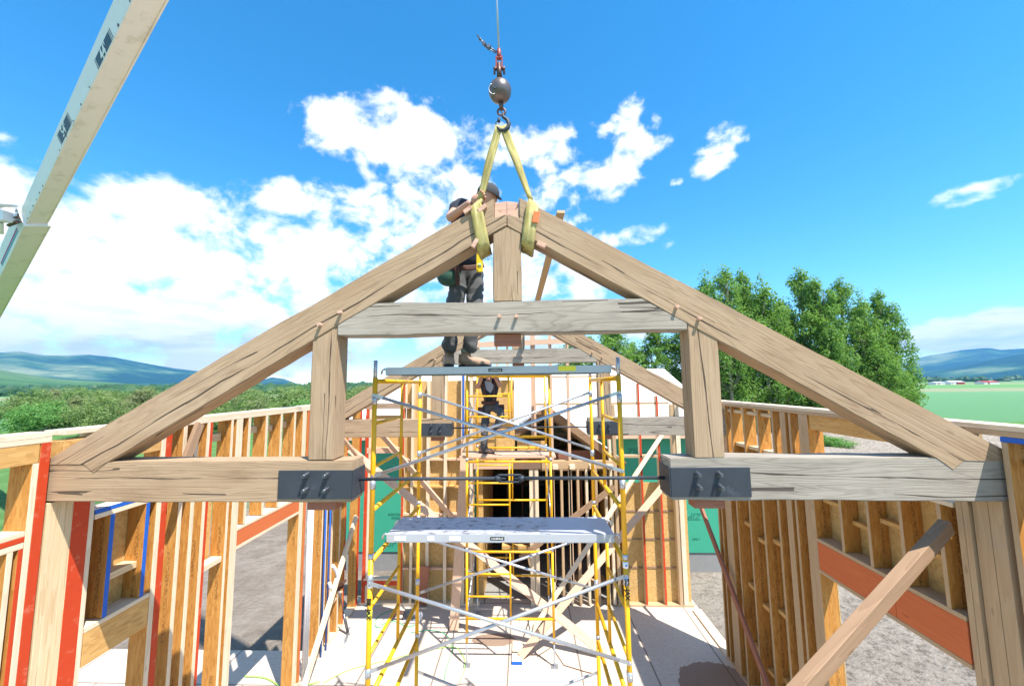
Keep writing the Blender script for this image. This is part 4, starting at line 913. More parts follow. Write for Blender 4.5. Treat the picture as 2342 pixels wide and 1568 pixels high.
# conduits on the left wall
for k, (y, m) in enumerate(((6.90, 'conduit_white'), (6.96, 'conduit_white'), (7.02, 'conduit_white'), (7.48, 'paint_blue'), (7.66, 'paint_blue'))):
    mb = MB(); mb.tube((XLw+.03, y, FL), (XLw+.03, y, -1.15), .02 if k < 3 else .016, seg=10); o = mb.build('conduit', m)
    tag(o, ('first white pipe on the left wall, nearest to the door opening', 'middle one of the three white pipes on the left wall', 'third white pipe on the left wall, next to the stamped studs', 'blue line running down the left wall beside the stamped stud', 'blue line on the left wall nearest the roller stand')[k], 'pipe', 'pipes on the left wall')
mb = MB(); a = at(760, 1312, X=-3.6); mb.path(catmull([a+K((0, 0, .15)), a+K((.03, .1, 0)), a+K((.05, .12, -.15)), a+K((.02, -.05, -.22)), a+K((0, -.1, -.1))], 5), .03); tag(mb.build('hanging_wrap', 'conduit_white'), 'white plastic wrap bulging from the pipes on the left wall', 'wrap')
# roller stand by the left wall
rs = empty('roller_stand', at(795, 1462, Z=FL), 'rusty dark work support stand with tilted head by the left wall', 'stand')
b0 = at(797, 1450, Z=FL); by = b0.y; q = lambda u, v: at(u, v, Y=by)
mb = MB(); mb.tube(q(786, 1402), q(797, 1452), .028, seg=8); mb.build('tube', 'steel_bolt', rs)
mb = MB(); mb.tube(q(775, 1345), q(786, 1402), .012, seg=8); mb.build('shaft', 'steel_bolt', rs)
mb = MB(); mb.bar(q(755, 1352), q(789, 1328), .12, .05); mb.bar(q(757, 1357), q(787, 1339), .05, .04); mb.build('head', 'leather', rs, bev=.008)
for a, b in (((797, 1440), (801, 1432)), ((797, 1445), (781, 1478)), ((797, 1445), (788, 1480))):
    mb = MB(); mb.tube(q(*a), at(*b, Z=FL+.01) if b[1] > 1450 else q(*b), .016); mb.build('leg', 'galvanised', rs)
# worm drive saw and air hoses on the floor
cs = empty('circular_saw', at(920, 1408, Z=FL), 'grey and red power tool with round guard lying on the floor behind the near scaffold', 'power tool')
g0 = at(955, 1408, Z=FL+.1); mb = MB(); mb.tube(g0-K((.02, .04, 0)), g0+K((.02, .04, 0)), .11, seg=20); mb.build('blade_guard', 'aluminium', cs)
mb = MB(); mb.tube(g0, g0+K((-.30, .05, .02)), .055, seg=12); mb.cube(g0+K((-.15, .02, .09)), (.22, .05, .05)); mb.build('motor', 'steel_black', cs)
mb = MB(); mb.path(catmull([g0+K((-.28, .03, .03)), g0+K((-.42, 0, .07)), g0+K((-.5, 0, 0))], 5), .03); mb.build('handle', 'leather', cs)
mb = MB(); mb.cube(g0+K((-.1, .02, -.085)), (.38, .2, .008)); mb.build('base', 'aluminium', cs)
def hose(label, px, m, r=.008):
    mb = MB(); mb.path(catmull([at(u, v, Z=FL+.012) for u, v in px], 6), r, 6); tag(mb.build('hose', m), label, 'hose', 'cords and hoses on the floor')
hose('dark green hose looping round the power tool', [(905, 1392), (880, 1400), (862, 1412), (858, 1428), (868, 1434), (880, 1424), (905, 1420), (935, 1432), (960, 1420)], 'cord_green', .008)
hose('dark green hose squiggling between the back wall and the leaning board', [(940, 1445), (985, 1440), (1020, 1450), (1034, 1480), (1030, 1500), (1020, 1530), (1015, 1560)], 'cord_green', .007)
hose('bright green hose curving by the far scaffold left foot', [(740, 1560), (800, 1530), (880, 1510), (960, 1490), (1035, 1478), (1060, 1500), (1062, 1530), (1050, 1560)], 'level_green', .006)
hose('green hose bunched at the left wall in the bottom part', [(560, 1545), (610, 1550), (650, 1580), (640, 1610), (660, 1600), (690, 1570), (730, 1558)], 'level_green', .011)
# rope and weight under the far scaffold
mb = MB(); mb.path([at(1228, 1500, Z=FL+.01), at(1262, 1478, Z=FL+.01), at(1290, 1520, Z=FL+.01), at(1340, 1535, Z=FL+.01), at(1362, 1540, Z=FL+.01)], .006, 6); tag(mb.build('rope', 'rope_brown'), 'thin dark rope on the floor right of the blue ended block', 'rope')
# ================================================================== PEOPLE
def skinmesh(name, pts, edges, rad, mat, parent, root=0, sub=2, wr=0.0, seed=0):
    me = bpy.data.meshes.new(name); me.from_pydata([tuple(p) for p in pts], edges, []); ob = bpy.data.objects.new('tmp', me); COL.objects.link(ob)
    md = ob.modifiers.new('s', 'SKIN'); md.use_smooth_shade = True
    for i, v in enumerate(me.skin_vertices[0].data):
        r = rad[i]; v.radius = (r, r) if not isinstance(r, tuple) else r; v.use_root = (i == root)
    ss = ob.modifiers.new('u', 'SUBSURF'); ss.levels = sub; ss.render_levels = sub
    bpy.context.view_layer.update()
    m2 = bpy.data.meshes.new_from_object(ob.evaluated_get(bpy.context.evaluated_depsgraph_get())); bpy.data.objects.remove(ob)
    c = sum((v.co for v in m2.vertices), Vector())/max(1, len(m2.vertices))
    if wr:
        nr_ = [v.normal.copy() for v in m2.vertices]
        for v, n_ in zip(m2.vertices, nr_):
            q = v.co*9; d = noise.noise(Vector((q.x*.8, q.y*.8, q.z*2.4+seed)))*wr+noise.noise(Vector((q.x*2.5, q.y*2.5, q.z*4+seed)))*wr*.5; v.co += n_*d
    m2.transform(Matrix.Translation(-c)); m2.name = name; m2.materials.clear(); setmats(m2, [mat])
    for p in m2.polygons: p.use_smooth = True
    return put(name, m2, parent, Matrix.Translation(c))
def head(parent_body, c, fwd, up, s=1.0, name='head'):
    """returns verts of a head mesh merged into body: an ellipsoid with nose, brow, chin and ears"""
    f = Vector(fwd).normalized(); u = Vector(up).normalized(); u = (u-f*u.dot(f)).normalized(); r_ = f.cross(u)
    rot = Matrix((f, r_, u)).transposed(); mb = MB()
    vs = mb.sph((0, 0, 0), .1, (1, .78, 1.2), 32, 24)
    for v in vs:
        p = v.co
        if p.z < 0: p.x *= 1-.25*(p.z/.12)**2*(.3 if p.x > 0 else 1.6); p.y *= 1-.30*(p.z/.12)**2
        # nose
        e = ((p.y)/.016)**2+((p.z+.008)/.03)**2
        if p.x > 0: p.x += .026*math.exp(-e)
        for sy in (-1, 1):   # eye sockets
            e = ((p.y-sy*.032)/.016)**2+((p.z-.012)/.013)**2
            if p.x > 0: p.x -= .012*math.exp(-e)
            e = ((abs(p.y)-.078)/.012)**2+((p.z-.0)/.03)**2+((p.x)/.018)**2
            p.y += sy*.0
        e = ((p.y)/.03)**2+((p.z+.062)/.010)**2
        if p.x > 0: p.x += .007*math.exp(-e)
    for sy in (-1, 1): mb.sph((-.005, sy*.079, 0), .03, (.55, .28, 1), 12, 8)
    mb.tube((-.02, 0, -.17), (-.01, 0, -.07), .055, .05, 14)
    o = mb.build(name, 'skin', parent_body, origin=(0, 0, 0))
    mw = Matrix.Translation(Vector(c)) @ rot.to_4x4() @ Matrix.Scale(s, 4)
    o.matrix_basis = mw; WM[o.name] = mw
    return o, mw
def headpart(parent, mw, build, name, mat):
    mb = MB(); build(mb); o = mb.build(name, mat, parent, origin=(0, 0, 0)); o.matrix_basis = mw; WM[o.name] = mw; return o
def hand(parent_pts, wrist, palm_dir, out, curl, thumb_side, mats='skin', s=1.0, parent=None, name='hand'):
    """palm + five separate bent fingers; returns nothing (adds a mesh)"""
    d = Vector(palm_dir).normalized(); o_ = Vector(out).normalized(); o_ = (o_-d*o_.dot(d)).normalized(); side = d.cross(o_)*thumb_side
    mb = MB()
    pc = Vector(wrist)+d*.045*s; mb.sph(pc, .045*s, (1, .82, .38), 16, 10, Matrix((d, side, o_)).transposed())
    for i, (off, L_, r) in enumerate(((.030, .072, .0092), (.010, .080, .0095), (-.010, .074, .009), (-.028, .058, .008))):
        p = Vector(wrist)+d*.082*s+side*off*s; pts = [p-d*.02*s, p]; a = .25
        for k in range(3): a += curl*(1, 1.15, .9)[k]; p = p+(d*math.cos(a)+o_*math.sin(a))*L_*(.45, .32, .23)[k]*s; pts.append(p)
        mb.path(pts, [r*1.05*s, r*s, r*.98*s, r*.9*s, r*.7*s], 8); mb.sph(pts[-1], r*.72*s, seg=8, rings=6)
    p = Vector(wrist)+d*.02*s+side*.03*s; pts = [p]
    a = .5
    for k in range(3): pts.append(pts[-1]+(d*.75+side*(.75-.3*k)+o_*a*(.6+.3*k)).normalized()*(.035, .03, .024)[k]*s)
    mb.path(pts, [.014*s, .0115*s, .0105*s, .0075*s], 8); mb.sph(pts[-1], .008*s, seg=8, rings=6)
    return mb.build(name, mats, parent)
# ---- worker one, on the upper plank behind the truss
PZ = .158
w1 = empty('person', (-.4, 3.8, PZ), 'worker in cap, dark shirt and grey trousers standing on the upper plank gripping the sling', 'person')
A = lambda u, v, y=3.82: at(u, v, Y=y)
an_l, kn_l, hp_l = A(1026, 801, 3.80), A(1036, 722, 3.78), A(1053, 628, 3.86)
an_r, kn_r, hp_r = A(1073, 803, 3.86), A(1086, 720, 3.84), A(1086, 628, 3.88)
pel = A(1069, 612, 3.87); wst = A(1070, 580, 3.87); chs = A(1074, 520, 3.80); nk = A(1092, 476, 3.72)
shl, shr = A(1050, 474, 3.62), A(1118, 492, 3.80)
ell, wrl = A(1027, 500, 3.50), A(1078, 462, 3.25)
elr, wrr = A(1150, 560, 3.72), A(1128, 520, 3.52)
body = skinmesh('body', [pel, wst, chs, nk, shl, ell, wrl, shr, elr, wrr, hp_l, kn_l, an_l, hp_r, kn_r, an_r, nk+K((.03, -.03, .05))],
    [(0, 1), (1, 2), (2, 3), (3, 16), (2, 4), (4, 5), (5, 6), (2, 7), (7, 8), (8, 9), (0, 10), (10, 11), (11, 12), (0, 13), (13, 14), (14, 15)],
    [.10, .09, .11, .055, .06, .045, .031, .06, .043, .028, .08, .06, .04, .08, .06, .04, .05], 'skin', w1)
skinmesh('shirt', [wst+K((0, 0, -.19)), wst, chs, chs.lerp(nk, .72), shl, shl.lerp(ell, .62), shr, shr.lerp(elr, .5)], [(0, 1), (1, 2), (2, 3), (2, 4), (4, 5), (2, 6), (6, 7)], [.172, .152, .165, .075, .105, .082, .08, .066], 'shirt_dark', w1, wr=.012)
def trousers(par, pel, hl, kl, al, hr, kr, ar, mat, k=1.0, seed=0, cuff=True):
    pts = [pel+K((0, 0, .06)), pel, hl, hl.lerp(kl, .5), kl, kl.lerp(al, .5), al+K((0, 0, -.035)), hr, hr.lerp(kr, .5), kr, kr.lerp(ar, .5), ar+K((0, 0, -.035))]
    rr = [.15, .155, .10, .096, .080, .075, .078, .10, .096, .080, .075, .078]
    o = skinmesh('trousers', pts, [(0, 1), (1, 2), (2, 3), (3, 4), (4, 5), (5, 6), (1, 7), (7, 8), (8, 9), (9, 10), (10, 11)], [r*k for r in rr], mat, par, wr=.02, seed=seed)
    return o
trousers(w1, pel, hp_l, kn_l, an_l, hp_r, kn_r, an_r, 'trousers', .98, 3)
def boot(par, ankle, toe, zg, mat='boot_suede'):
    t = Vector((toe[0]-ankle[0], toe[1]-ankle[1], 0)).normalized(); a = Vector((ankle[0], ankle[1], zg)); Lf = .20
    rot = Matrix((t, Vector((-t.y, t.x, 0)), K((0, 0, 1)))).transposed()
    mb = MB(); mb.mat(mat); mb.path([a-t*.055+K((0, 0, .13)), a-t*.06+K((0, 0, .075)), a-t*.02+K((0, 0, .06)), a+t*.06+K((0, 0, .055)), a+t*.13+K((0, 0, .045)), a+t*Lf+K((0, 0, .035))], [.045, .052, .056, .053, .050, .034], 14)
    mb.tube(a+K((-.0, 0, .07))-t*.03, a-t*.03+K((0, 0, .15)), .050, .047, 16)
    for k in range(4): mb.mat('leather'); c = a+t*(.02+.028*k)+K((0, 0, .103-.01*k)); sd_ = Vector((-t.y, t.x, 0)); mb.tube(c-sd_*.025, c+sd_*.025, .0035, seg=6)
    o = mb.build('boot', None, par)
    mb = MB()
    prof = [(-.105, 0), (-.09, .035), (-.03, .040), (.05, .043), (.13, .047), (.19, .038), (.218, .012)]
    ring = [(x, y) for x, y in prof]+[(x, -y) for x, y in prof[::-1]]
    sd_ = Vector((-t.y, t.x, 0)); mb.poly([a+t*x+sd_*y+K((0, 0, .001)) for x, y in ring], (0, 0, .030)); mb.build('sole', 'boot_sole', o, bev=.003)
    mb = MB(); mb.tube(a-t*.03+K((0, 0, .15)), a-t*.03+K((0, 0, .185)), .049, .05, 16); mb.build('sock', 'sock_grey', o)
boot(w1, an_l+K((0, .03, 0)), an_l+K((.05, -.25, 0)), PZ); boot(w1, an_r, an_r+K((.3, .02, 0)), PZ)
hc = A(1113, 452, 3.70); hd, mw = head(body, hc, (.80, -.35, -.38), (.35, -.1, 1), 1.05)
def capb(mb):
    vs = mb.sph((0, 0, .035), .112, (1, .84, .92), 28, 18)
    dl = [v for v in vs if v.co.z < .035]; bmesh.ops.delete(mb.bm, geom=dl, context='VERTS')
    mb.poly([(.07, y*.075, .036) if False else (.075+.075*math.cos(y*PI/2), .068*math.sin(y*PI/2)*1.05, .034-.012*math.cos(y*PI/2)) for y in [k/6 for k in range(-6, 7)]], (0, 0, .006)); mb.sph((0, 0, .137), .008)
headpart(hd, mw, capb, 'cap', 'cap_grey')
def hairb(mb):
    vs = mb.sph((-.006, 0, .012), .103, (1, .82, 1.0), 24, 16); bmesh.ops.delete(mb.bm, geom=[v for v in vs if v.co.x > .02 or v.co.z < -.035 or v.co.z > .06], context='VERTS')
headpart(hd, mw, hairb, 'hair', 'leather')
hand(None, wrl, (A(1100, 449, 3.24)-wrl), (.1, -1, -.25), .5, 1, parent=body, s=1.1)
hand(None, wrr, (A(1122, 500, 3.38)-wrr), (0, -1, .2), .5, 1, parent=body)
# tool pouch, level
mb = MB(); c = A(1026, 631, 3.74); vs = mb.sph(c, .12, (.95, .6, .85), 20, 14); mb.tube(c+K((.02, 0, .09)), c+K((.0, 0, .10)), .09, .095, 16); o = mb.build('tool_pouch', 'pouch_green', w1)
mb = MB(); mb.ribbon(catmull([A(1008, 606, 3.72), A(1040, 612, 3.68), A(1078, 612, 3.70), A(1106, 606, 3.80)], 5), (0, 0, 1), .05, .012); mb.build('tool_belt', 'leather', w1)
mb = MB(); mb.bar(A(1047, 652, 3.66), A(1044, 600, 3.66), .04, .03); mb.build('strap', 'leather', o, bev=.004)
lv = empty('spirit_level', A(1096, 600, 3.50), 'yellow spirit level hanging below the left sling beside the king post', 'level')
c = A(1096, 600, 3.5); a, b = A(1098, 566, 3.5), A(1096, 622, 3.5)
mb = MB(); mb.cube((a+b)/2, (.058, .022, (a-b).length)); mb.build('body', 'level_yellow', lv, bev=.003)
for v in (576, 606):
    mb = MB(); q = A(1097, v, 3.487); mb.tube(q-K((0, .002, 0)), q+K((0, .006, 0)), .017, seg=18); vv = mb.build('vial', 'decal_white', lv); mb = MB(); mb.tube(q+K((-.015, -.003, 0)), q+K((.015, -.003, 0)), .005, seg=8); mb.build('vial_tube', 'level_green', vv)
mb = MB(); cc = A(1117, 588, 3.55); mb.path([cc+K((.008*math.cos(t_*.6), 0, .02*math.sin(t_*.6))) for t_ in range(11)], .0022, 6); tag(mb.build('carabiner', 'steel_bolt'), 'tiny dark clip hanging between the level and the king post', 'clip')
# ---- worker two, climbing on the far scaffold
w2 = empty('person', (-.75, 7.7, -1.30), 'worker with braces, tool belt and dark trousers climbing inside the far scaffold', 'person')
B = lambda u, v, y=7.62: at(u, v, Y=y)
pel = B(1122, 925, 7.66); wst = B(1121, 908, 7.66); chs = B(1119, 885, 7.64); nk = B(1117, 866, 7.62)
shl, shr = B(1100, 871, 7.64), B(1137, 871, 7.64); ell, elr = B(1091, 888, 7.50), B(1144, 884, 7.52); wrl, wrr = B(1103, 861, 7.46), B(1131, 860, 7.46)
hl, kl, al = B(1113, 932, 7.66), B(1108, 985, 7.60), B(1107, 1033, 7.66)
hr, kr, ar = B(1130, 930, 7.64), B(1147, 944, 7.42), B(1134, 985, 7.52)
body2 = skinmesh('body', [pel, wst, chs, nk, shl, ell, wrl, shr, elr, wrr, hl, kl, al, hr, kr, ar, nk+K((0, -.01, .05))],
    [(0, 1), (1, 2), (2, 3), (3, 16), (2, 4), (4, 5), (5, 6), (2, 7), (7, 8), (8, 9), (0, 10), (10, 11), (11, 12), (0, 13), (13, 14), (14, 15)],
    [.09, .085, .10, .055, .06, .045, .032, .06, .045, .032, .08, .06, .04, .08, .06, .04, .05], 'skin', w2)
skinmesh('shirt', [wst+K((0, 0, -.12)), wst, chs, chs.lerp(nk, .7), shl, shl.lerp(ell, .45), shr, shr.lerp(elr, .45)], [(0, 1), (1, 2), (2, 3), (2, 4), (4, 5), (2, 6), (6, 7)], [.135, .132, .155, .08, .082, .066, .082, .066], 'shirt_dark', w2, wr=.008)
trousers(w2, pel, hl, kl, al, hr, kr, ar, 'trousers_dark', .93, 9)
boot(w2, al, al+K((.25, -.1, 0)), -1.295, 'boot_suede'); boot(w2, ar, ar+K((.2, -.2, 0)), ar.z-.06)
hd2, mw2 = head(body2, B(1119, 852, 7.58), (0, -.9, .35), (0, .35, 1), 1.0)
headpart(hd2, mw2, capb, 'cap', 'cap_grey')
hand(None, wrl, (.15, -.1, 1), (0, 1, 0), .3, 1, parent=body2); hand(None, wrr, (-.15, -.1, 1), (0, 1, 0), .3, -1, parent=body2)
mb = MB(); pn = [B(1108, 871, 7.46), B(1122, 871, 7.45), B(1131, 884, 7.46), B(1122, 899, 7.47), B(1112, 890, 7.46)]; mb.poly([p for p in pn], (0, .01, 0)); mb.build('shirt_print', 'shirt_grey', w2)
mb = MB()
for (a, b) in (((1106, 872), (1109, 918)), ((1131, 872), (1129, 918))): mb.ribbon(catmull([B(*a, 7.50), B((a[0]+b[0])/2, (a[1]+b[1])/2, 7.44), B(*b, 7.5)], 4), (1, 0, 0), .035, .01)
mb.build('braces', 'leather', w2)
mb = MB(); mb.ribbon([B(1121, 920, 7.66)+K((.165*math.cos(t_*PI/8), .15*math.sin(t_*PI/8), 0)) for t_ in range(16)], (0, 0, 1), .06, .012, True)
for u, v in ((1147, 934), (1099, 940), (1143, 946)): mb.cube(B(u, v, 7.56), (.10, .08, .15))
mb.build('tool_belt', 'leather', w2, bev=.006)

# ================================================================== TREES AND SHRUBS
def leaf_crown(name, lumps, n, size, mat, seed, hollow=.55):
    rnd = random.Random(seed); vs = []; fs = []
    tot = sum(l[3]**2 for l in lumps)
    for (cx, cy, cz, r, rz_) in lumps:
        for _ in range(int(n*r*r/tot)):
            while True:
                p = Vector((rnd.gauss(0, 1), rnd.gauss(0, 1), rnd.gauss(0, 1)))
                if p.length > .1: break
            p.normalize(); q = .35+.82*rnd.random()**.8
            if noise.noise(Vector((cx+p.x*r*1.6, cy+p.y*r*1.6, cz+p.z*rz_*1.6))*.9) < -.10: continue
            c = Vector((cx+p.x*r*q, cy+p.y*r*q, cz+p.z*rz_*q))
            nn = (p+Vector((rnd.uniform(-.9, .9), rnd.uniform(-.9, .9), rnd.uniform(-.5, 1)))).normalized(); t = nn.orthogonal().normalized(); t.rotate(Matrix.Rotation(rnd.uniform(0, 6.28), 3, nn)); b = nn.cross(t); s = size*rnd.uniform(.6, 1.25)
            k = len(vs); vs += [c+t*s, c+b*s*.55+nn*s*.15, c-t*s, c-b*s*.55+nn*s*.15]; fs.append((k, k+1, k+2, k+3))
    me = bpy.data.meshes.new(name); me.from_pydata(vs, [], fs); setmats(me, [mat]); return me
def limb_mesh(name, hgt, lumps, r0, seed, multi=1):
    rnd = random.Random(seed); mb = MB()
    for k in range(multi):
        ox, oy = (rnd.uniform(-.5, .5), rnd.uniform(-.5, .5)) if multi > 1 else (0, 0)
        pts = [Vector((ox, oy, -.2))]
        for i in range(1, 8): pts.append(Vector((ox+rnd.uniform(-.12, .12)*i*.5+ox*i*.12, oy+rnd.uniform(-.12, .12)*i*.5+oy*i*.12, hgt*i/7)))
        mb.path(pts, [r0*(1-i/8.2) for i in range(8)], 7)
        for (cx, cy, cz, r, rz_) in lumps:
            if rnd.random() < .8/multi+.1:
                z = max(.15*hgt, cz-r*1.2); i = min(6, int(z/hgt*7)); b = pts[i]; e = Vector((cx, cy, cz)); mb.path([b, b.lerp(e, .5)+Vector((0, 0, -.1*r)), e], [r0*.35, r0*.22, r0*.08], 5)
    bmesh.ops.recalc_face_normals(mb.bm, faces=mb.bm.faces); me = bpy.data.meshes.new(name); mb.bm.to_mesh(me); mb.bm.free(); setmats(me, ['bark']); return me
def poplar_lumps(h, w, seed, low=.12):
    rnd = random.Random(seed); L_ = []
    n = 64
    for i in range(n):
        t = (i+.5)/n; z = h*(low+(1-low)*t); env = w*(math.sin(PI*min(1, (t*.85+.12)))**.7)*(1-.45*t**3); a = rnd.uniform(0, 2*PI); rr = env*rnd.uniform(.25, .85)
        r = rnd.uniform(.4, .8)*(1-.3*t)*w*.36; L_.append((rr*math.cos(a), rr*math.sin(a), z, r, r*rnd.uniform(1.1, 2.3)))
    L_.append((0, 0, h*.97, w*.16, w*.35)); return L_
pop = []
for k, (h, w) in enumerate(((14, 3.7), (13.2, 3.2), (11.5, 3.4))):
    lm = poplar_lumps(h, w, 40+k); pop.append((leaf_crown('crown', lm, 25000, .12, 'leaf_poplar', k), limb_mesh('trunk', h*.94, lm, .20, k), h))
def tree(k, x, y, s, rz, label, cat, group, lib, name):
    e = empty(name, (x, y, GR), label, cat, group); e.scale = (s[0], s[0], s[1]); e.rotation_euler.z = rz
    for nm, me in (('crown', lib[k][0]), ('trunk', lib[k][1])): o = bpy.data.objects.new(nm, me); COL.objects.link(o); o.parent = e
    return e
def xy(u, Y): return (at(u, 870, Y=Y).x)
specs = [ # screen column, top row, depth, kind
    (1655, 628, 40, 0, 'behind the left part of the right rafter with a rounded double top'), (1700, 640, 43, 1, 'second in the poplar row, just right of the leftmost tall top'), (1742, 668, 41, 2, 'filling the dip between the two highest tops'),
    (1822, 632, 42, 0, 'highest pointed poplar in the middle of the row'), (1868, 655, 40, 1, 'right of the highest pointed poplar'), (1925, 652, 42, 0, 'broad poplar with rounded shoulder right of the middle'),
    (1965, 700, 40, 2, 'lower poplar between the broad one and the thin one'), (2008, 683, 41, 1, 'thin poplar standing apart with sky gaps beside it'), (2034, 752, 41, 2, 'rightmost small poplar at the edge of the green field'), (2005, 810, 38, 2, 'lowest poplar in front of the row end'),
    (1400, 755, 47, 2, 'behind the second truss, seen under the collar beam'), (1500, 762, 46, 1, 'behind the second truss, left of the right queen post'), (1330, 768, 50, 2, 'leftmost low one seen under the collar beam near the king post block'), (1560, 720, 45, 0, 'hidden mostly behind the right queen post'), (1610, 655, 44, 2, 'leftmost top above the right rafter, small and rounded'), (1785, 700, 45, 1, 'rear one between the tall tops'), (1900, 760, 38, 2, 'lower one in front, under the right rafter')]
for i, (u, v, Y, k, lab) in enumerate(specs):
    top = at(u, v, Y=Y); s = (top.z-GR)/pop[k][2]; tree(k, top.x, Y, (max(.85, s*.95)*(1.9 if 9 < i < 13 else 1.0), s), i*1.7, 'green poplar '+lab, 'tree', 'poplar trees behind the right wall', pop, 'poplar_tree')
def bush_lumps(h, w, seed, n=14):
    rnd = random.Random(seed); L_ = []
    for i in range(n):
        a = rnd.uniform(0, 2*PI); t = rnd.random(); rr = w*rnd.uniform(0, .8)*(1-.5*t); r = rnd.uniform(.3, .5)*w*.8; L_.append((rr*math.cos(a), rr*math.sin(a), h*(.2+.6*t), r, r*1.0))
    return L_
bl_ = []
for k, m in enumerate(('leaf_willow', 'leaf_olive', 'leaf_bright', 'leaf_willow', 'leaf_olive')):
    lm = bush_lumps(4.4, 3.0, 80+k); bl_.append((leaf_crown('crown', lm, 6500, .13, m, 90+k), limb_mesh('trunk', 3.0, lm, .08, 60+k, 4), 4.4))
rb = random.Random(5)
where = ('in the front row', 'in the second row', 'in the middle rows', 'in the back rows')
rows = [(46, 9, -62, -14, 3.6), (53, 9, -70, -12, 4.2), (62, 10, -82, -12, 4.8), (74, 10, -98, -10, 5.0), (90, 11, -118, -8, 5.2), (112, 12, -146, -6, 5.6)]
adj = ('yellowish', 'olive', 'dull green', 'pale', 'deep green')
for ri, (Y, n, xa, xb, h) in enumerate(rows):
    for i in range(n):
        x = xa+(xb-xa)*(i+rb.uniform(.2, .8))/n; y = Y+rb.uniform(-3, 3); k = rb.choice((0, 0, 3, 1, 4)) if ri else rb.choice((2, 0, 2, 3))
        s = h/4.4*rb.uniform(.82, 1.12)
        tree(k, x, y, (s*rb.uniform(1.15, 1.6), s), rb.uniform(0, 6), 'willow shrub of the wild thicket beyond the grass left of the building', 'shrub', 'willow shrubs of the thicket', bl_, 'willow_shrub')
for i, (u, v, Y) in enumerate(((1890, 1010, 33), (1925, 1005, 36), (1905, 1030, 29))):
    p = at(u, v, Z=GR); tree(2, p.x, p.y, (.75, .26), i, ('small green weed clump %s on the dirt right of the wall' % ('nearest the wall', 'farthest right', 'closest to the camera')[i]), 'weeds', 'weed clumps on the dirt', bl_, 'weed_clump')
# far tree lines on the plain: a far-off wood
rf = random.Random(11); vs = []; fs = []
def blob(x, y, z, r, h):
    k = len(vs); a0 = rf.uniform(0, 6)
    for j, (rr, zz) in enumerate(((1, 0), (1.1, .35), (.8, .75), (.3, 1))):
        for i in range(7): a = a0+i*2*PI/7; q = rr*r*rf.uniform(.75, 1.2); vs.append((x+q*math.cos(a), y+q*math.sin(a), z+zz*h*rf.uniform(.85, 1.15)))
    for j in range(3):
        for i in range(7): fs.append((k+j*7+i, k+j*7+(i+1) % 7, k+j*7+7+(i+1) % 7, k+j*7+7+i))
    fs.append(tuple(k+21+i for i in range(7)))
for (Yb, xa, xb, n, r) in ((900, 500, 1400, 60, 9), (1300, 400, 2200, 130, 12), (420, -600, -60, 110, 7), (700, -1000, -60, 160, 10), (300, -420, -60, 90, 6), (2200, -300, 3400, 200, 16)):
    for i in range(n):
        x = xa+(xb-xa)*rf.random(); 
        if Yb > 800 and noise.noise(Vector((x*.004, Yb, 0))) < -.05: continue
        blob(x, Yb+rf.uniform(-25, 25)*(1 if Yb < 800 else 2), GR, r*rf.uniform(.6, 1.3), r*rf.uniform(.6, 1.25))
me = bpy.data.meshes.new('far_trees'); me.from_pydata(vs, [], fs); setmats(me, ['leaf_far']); o = put('far_trees', me); tag(o, 'distant dark tree lines across the plain', 'trees', kind='stuff')
# farm buildings
def barn(x, y, w, d, h, roof, wall, label):
    e = empty('farm_building', (x, y, GR), label, 'barn', 'farm buildings far off on the plain')
    mb = MB(); mb.cube((x, y, GR+h*.35), (w, d, h*.7)); mb.poly([(x-w/2, y-d/2, GR+h*.7), (x-w/2, y+d/2, GR+h*.7), (x-w/2, y, GR+h)], (w, 0, 0)); mb.build('wall', wall, e)
    mb = MB(); 
    for s in (-1, 1): mb.bar((x, y, GR+h*1.0), (x, y+s*d*.55, GR+h*.66), w*1.04, .25, (0, 0, 1))
    mb.build('roof', roof, e)
    mb = MB(); mb.cube((x-w*.2, y-d/2-.05, GR+h*.25), (w*.12, .1, h*.5)); mb.build('door', 'barn_red', e)
for (u, w, h, roof, wall, lab) in ((2140, 9, 2.9, 'barn_roof', 'barn_white', 'small white barn, leftmost of the far farm buildings'), (2170, 5, 3.5, 'barn_white', 'barn_white', 'white shed between the leftmost barn and the tree clump'), (2187, 7, 3.6, 'barn_roof', 'barn_red', 'red walled shed in the middle of the far farm'), (2256, 15, 3.2, 'barn_red', 'barn_white', 'long white barn with red roof, rightmost of the far farm buildings'), (52, 9, 5, 'barn_white', 'barn_white', 'tiny white house above the shrubs at the far left')):
    Y = 430 if u > 1000 else 600; barn(xy(u, Y), Y, w, 9, h, roof, wall, lab)
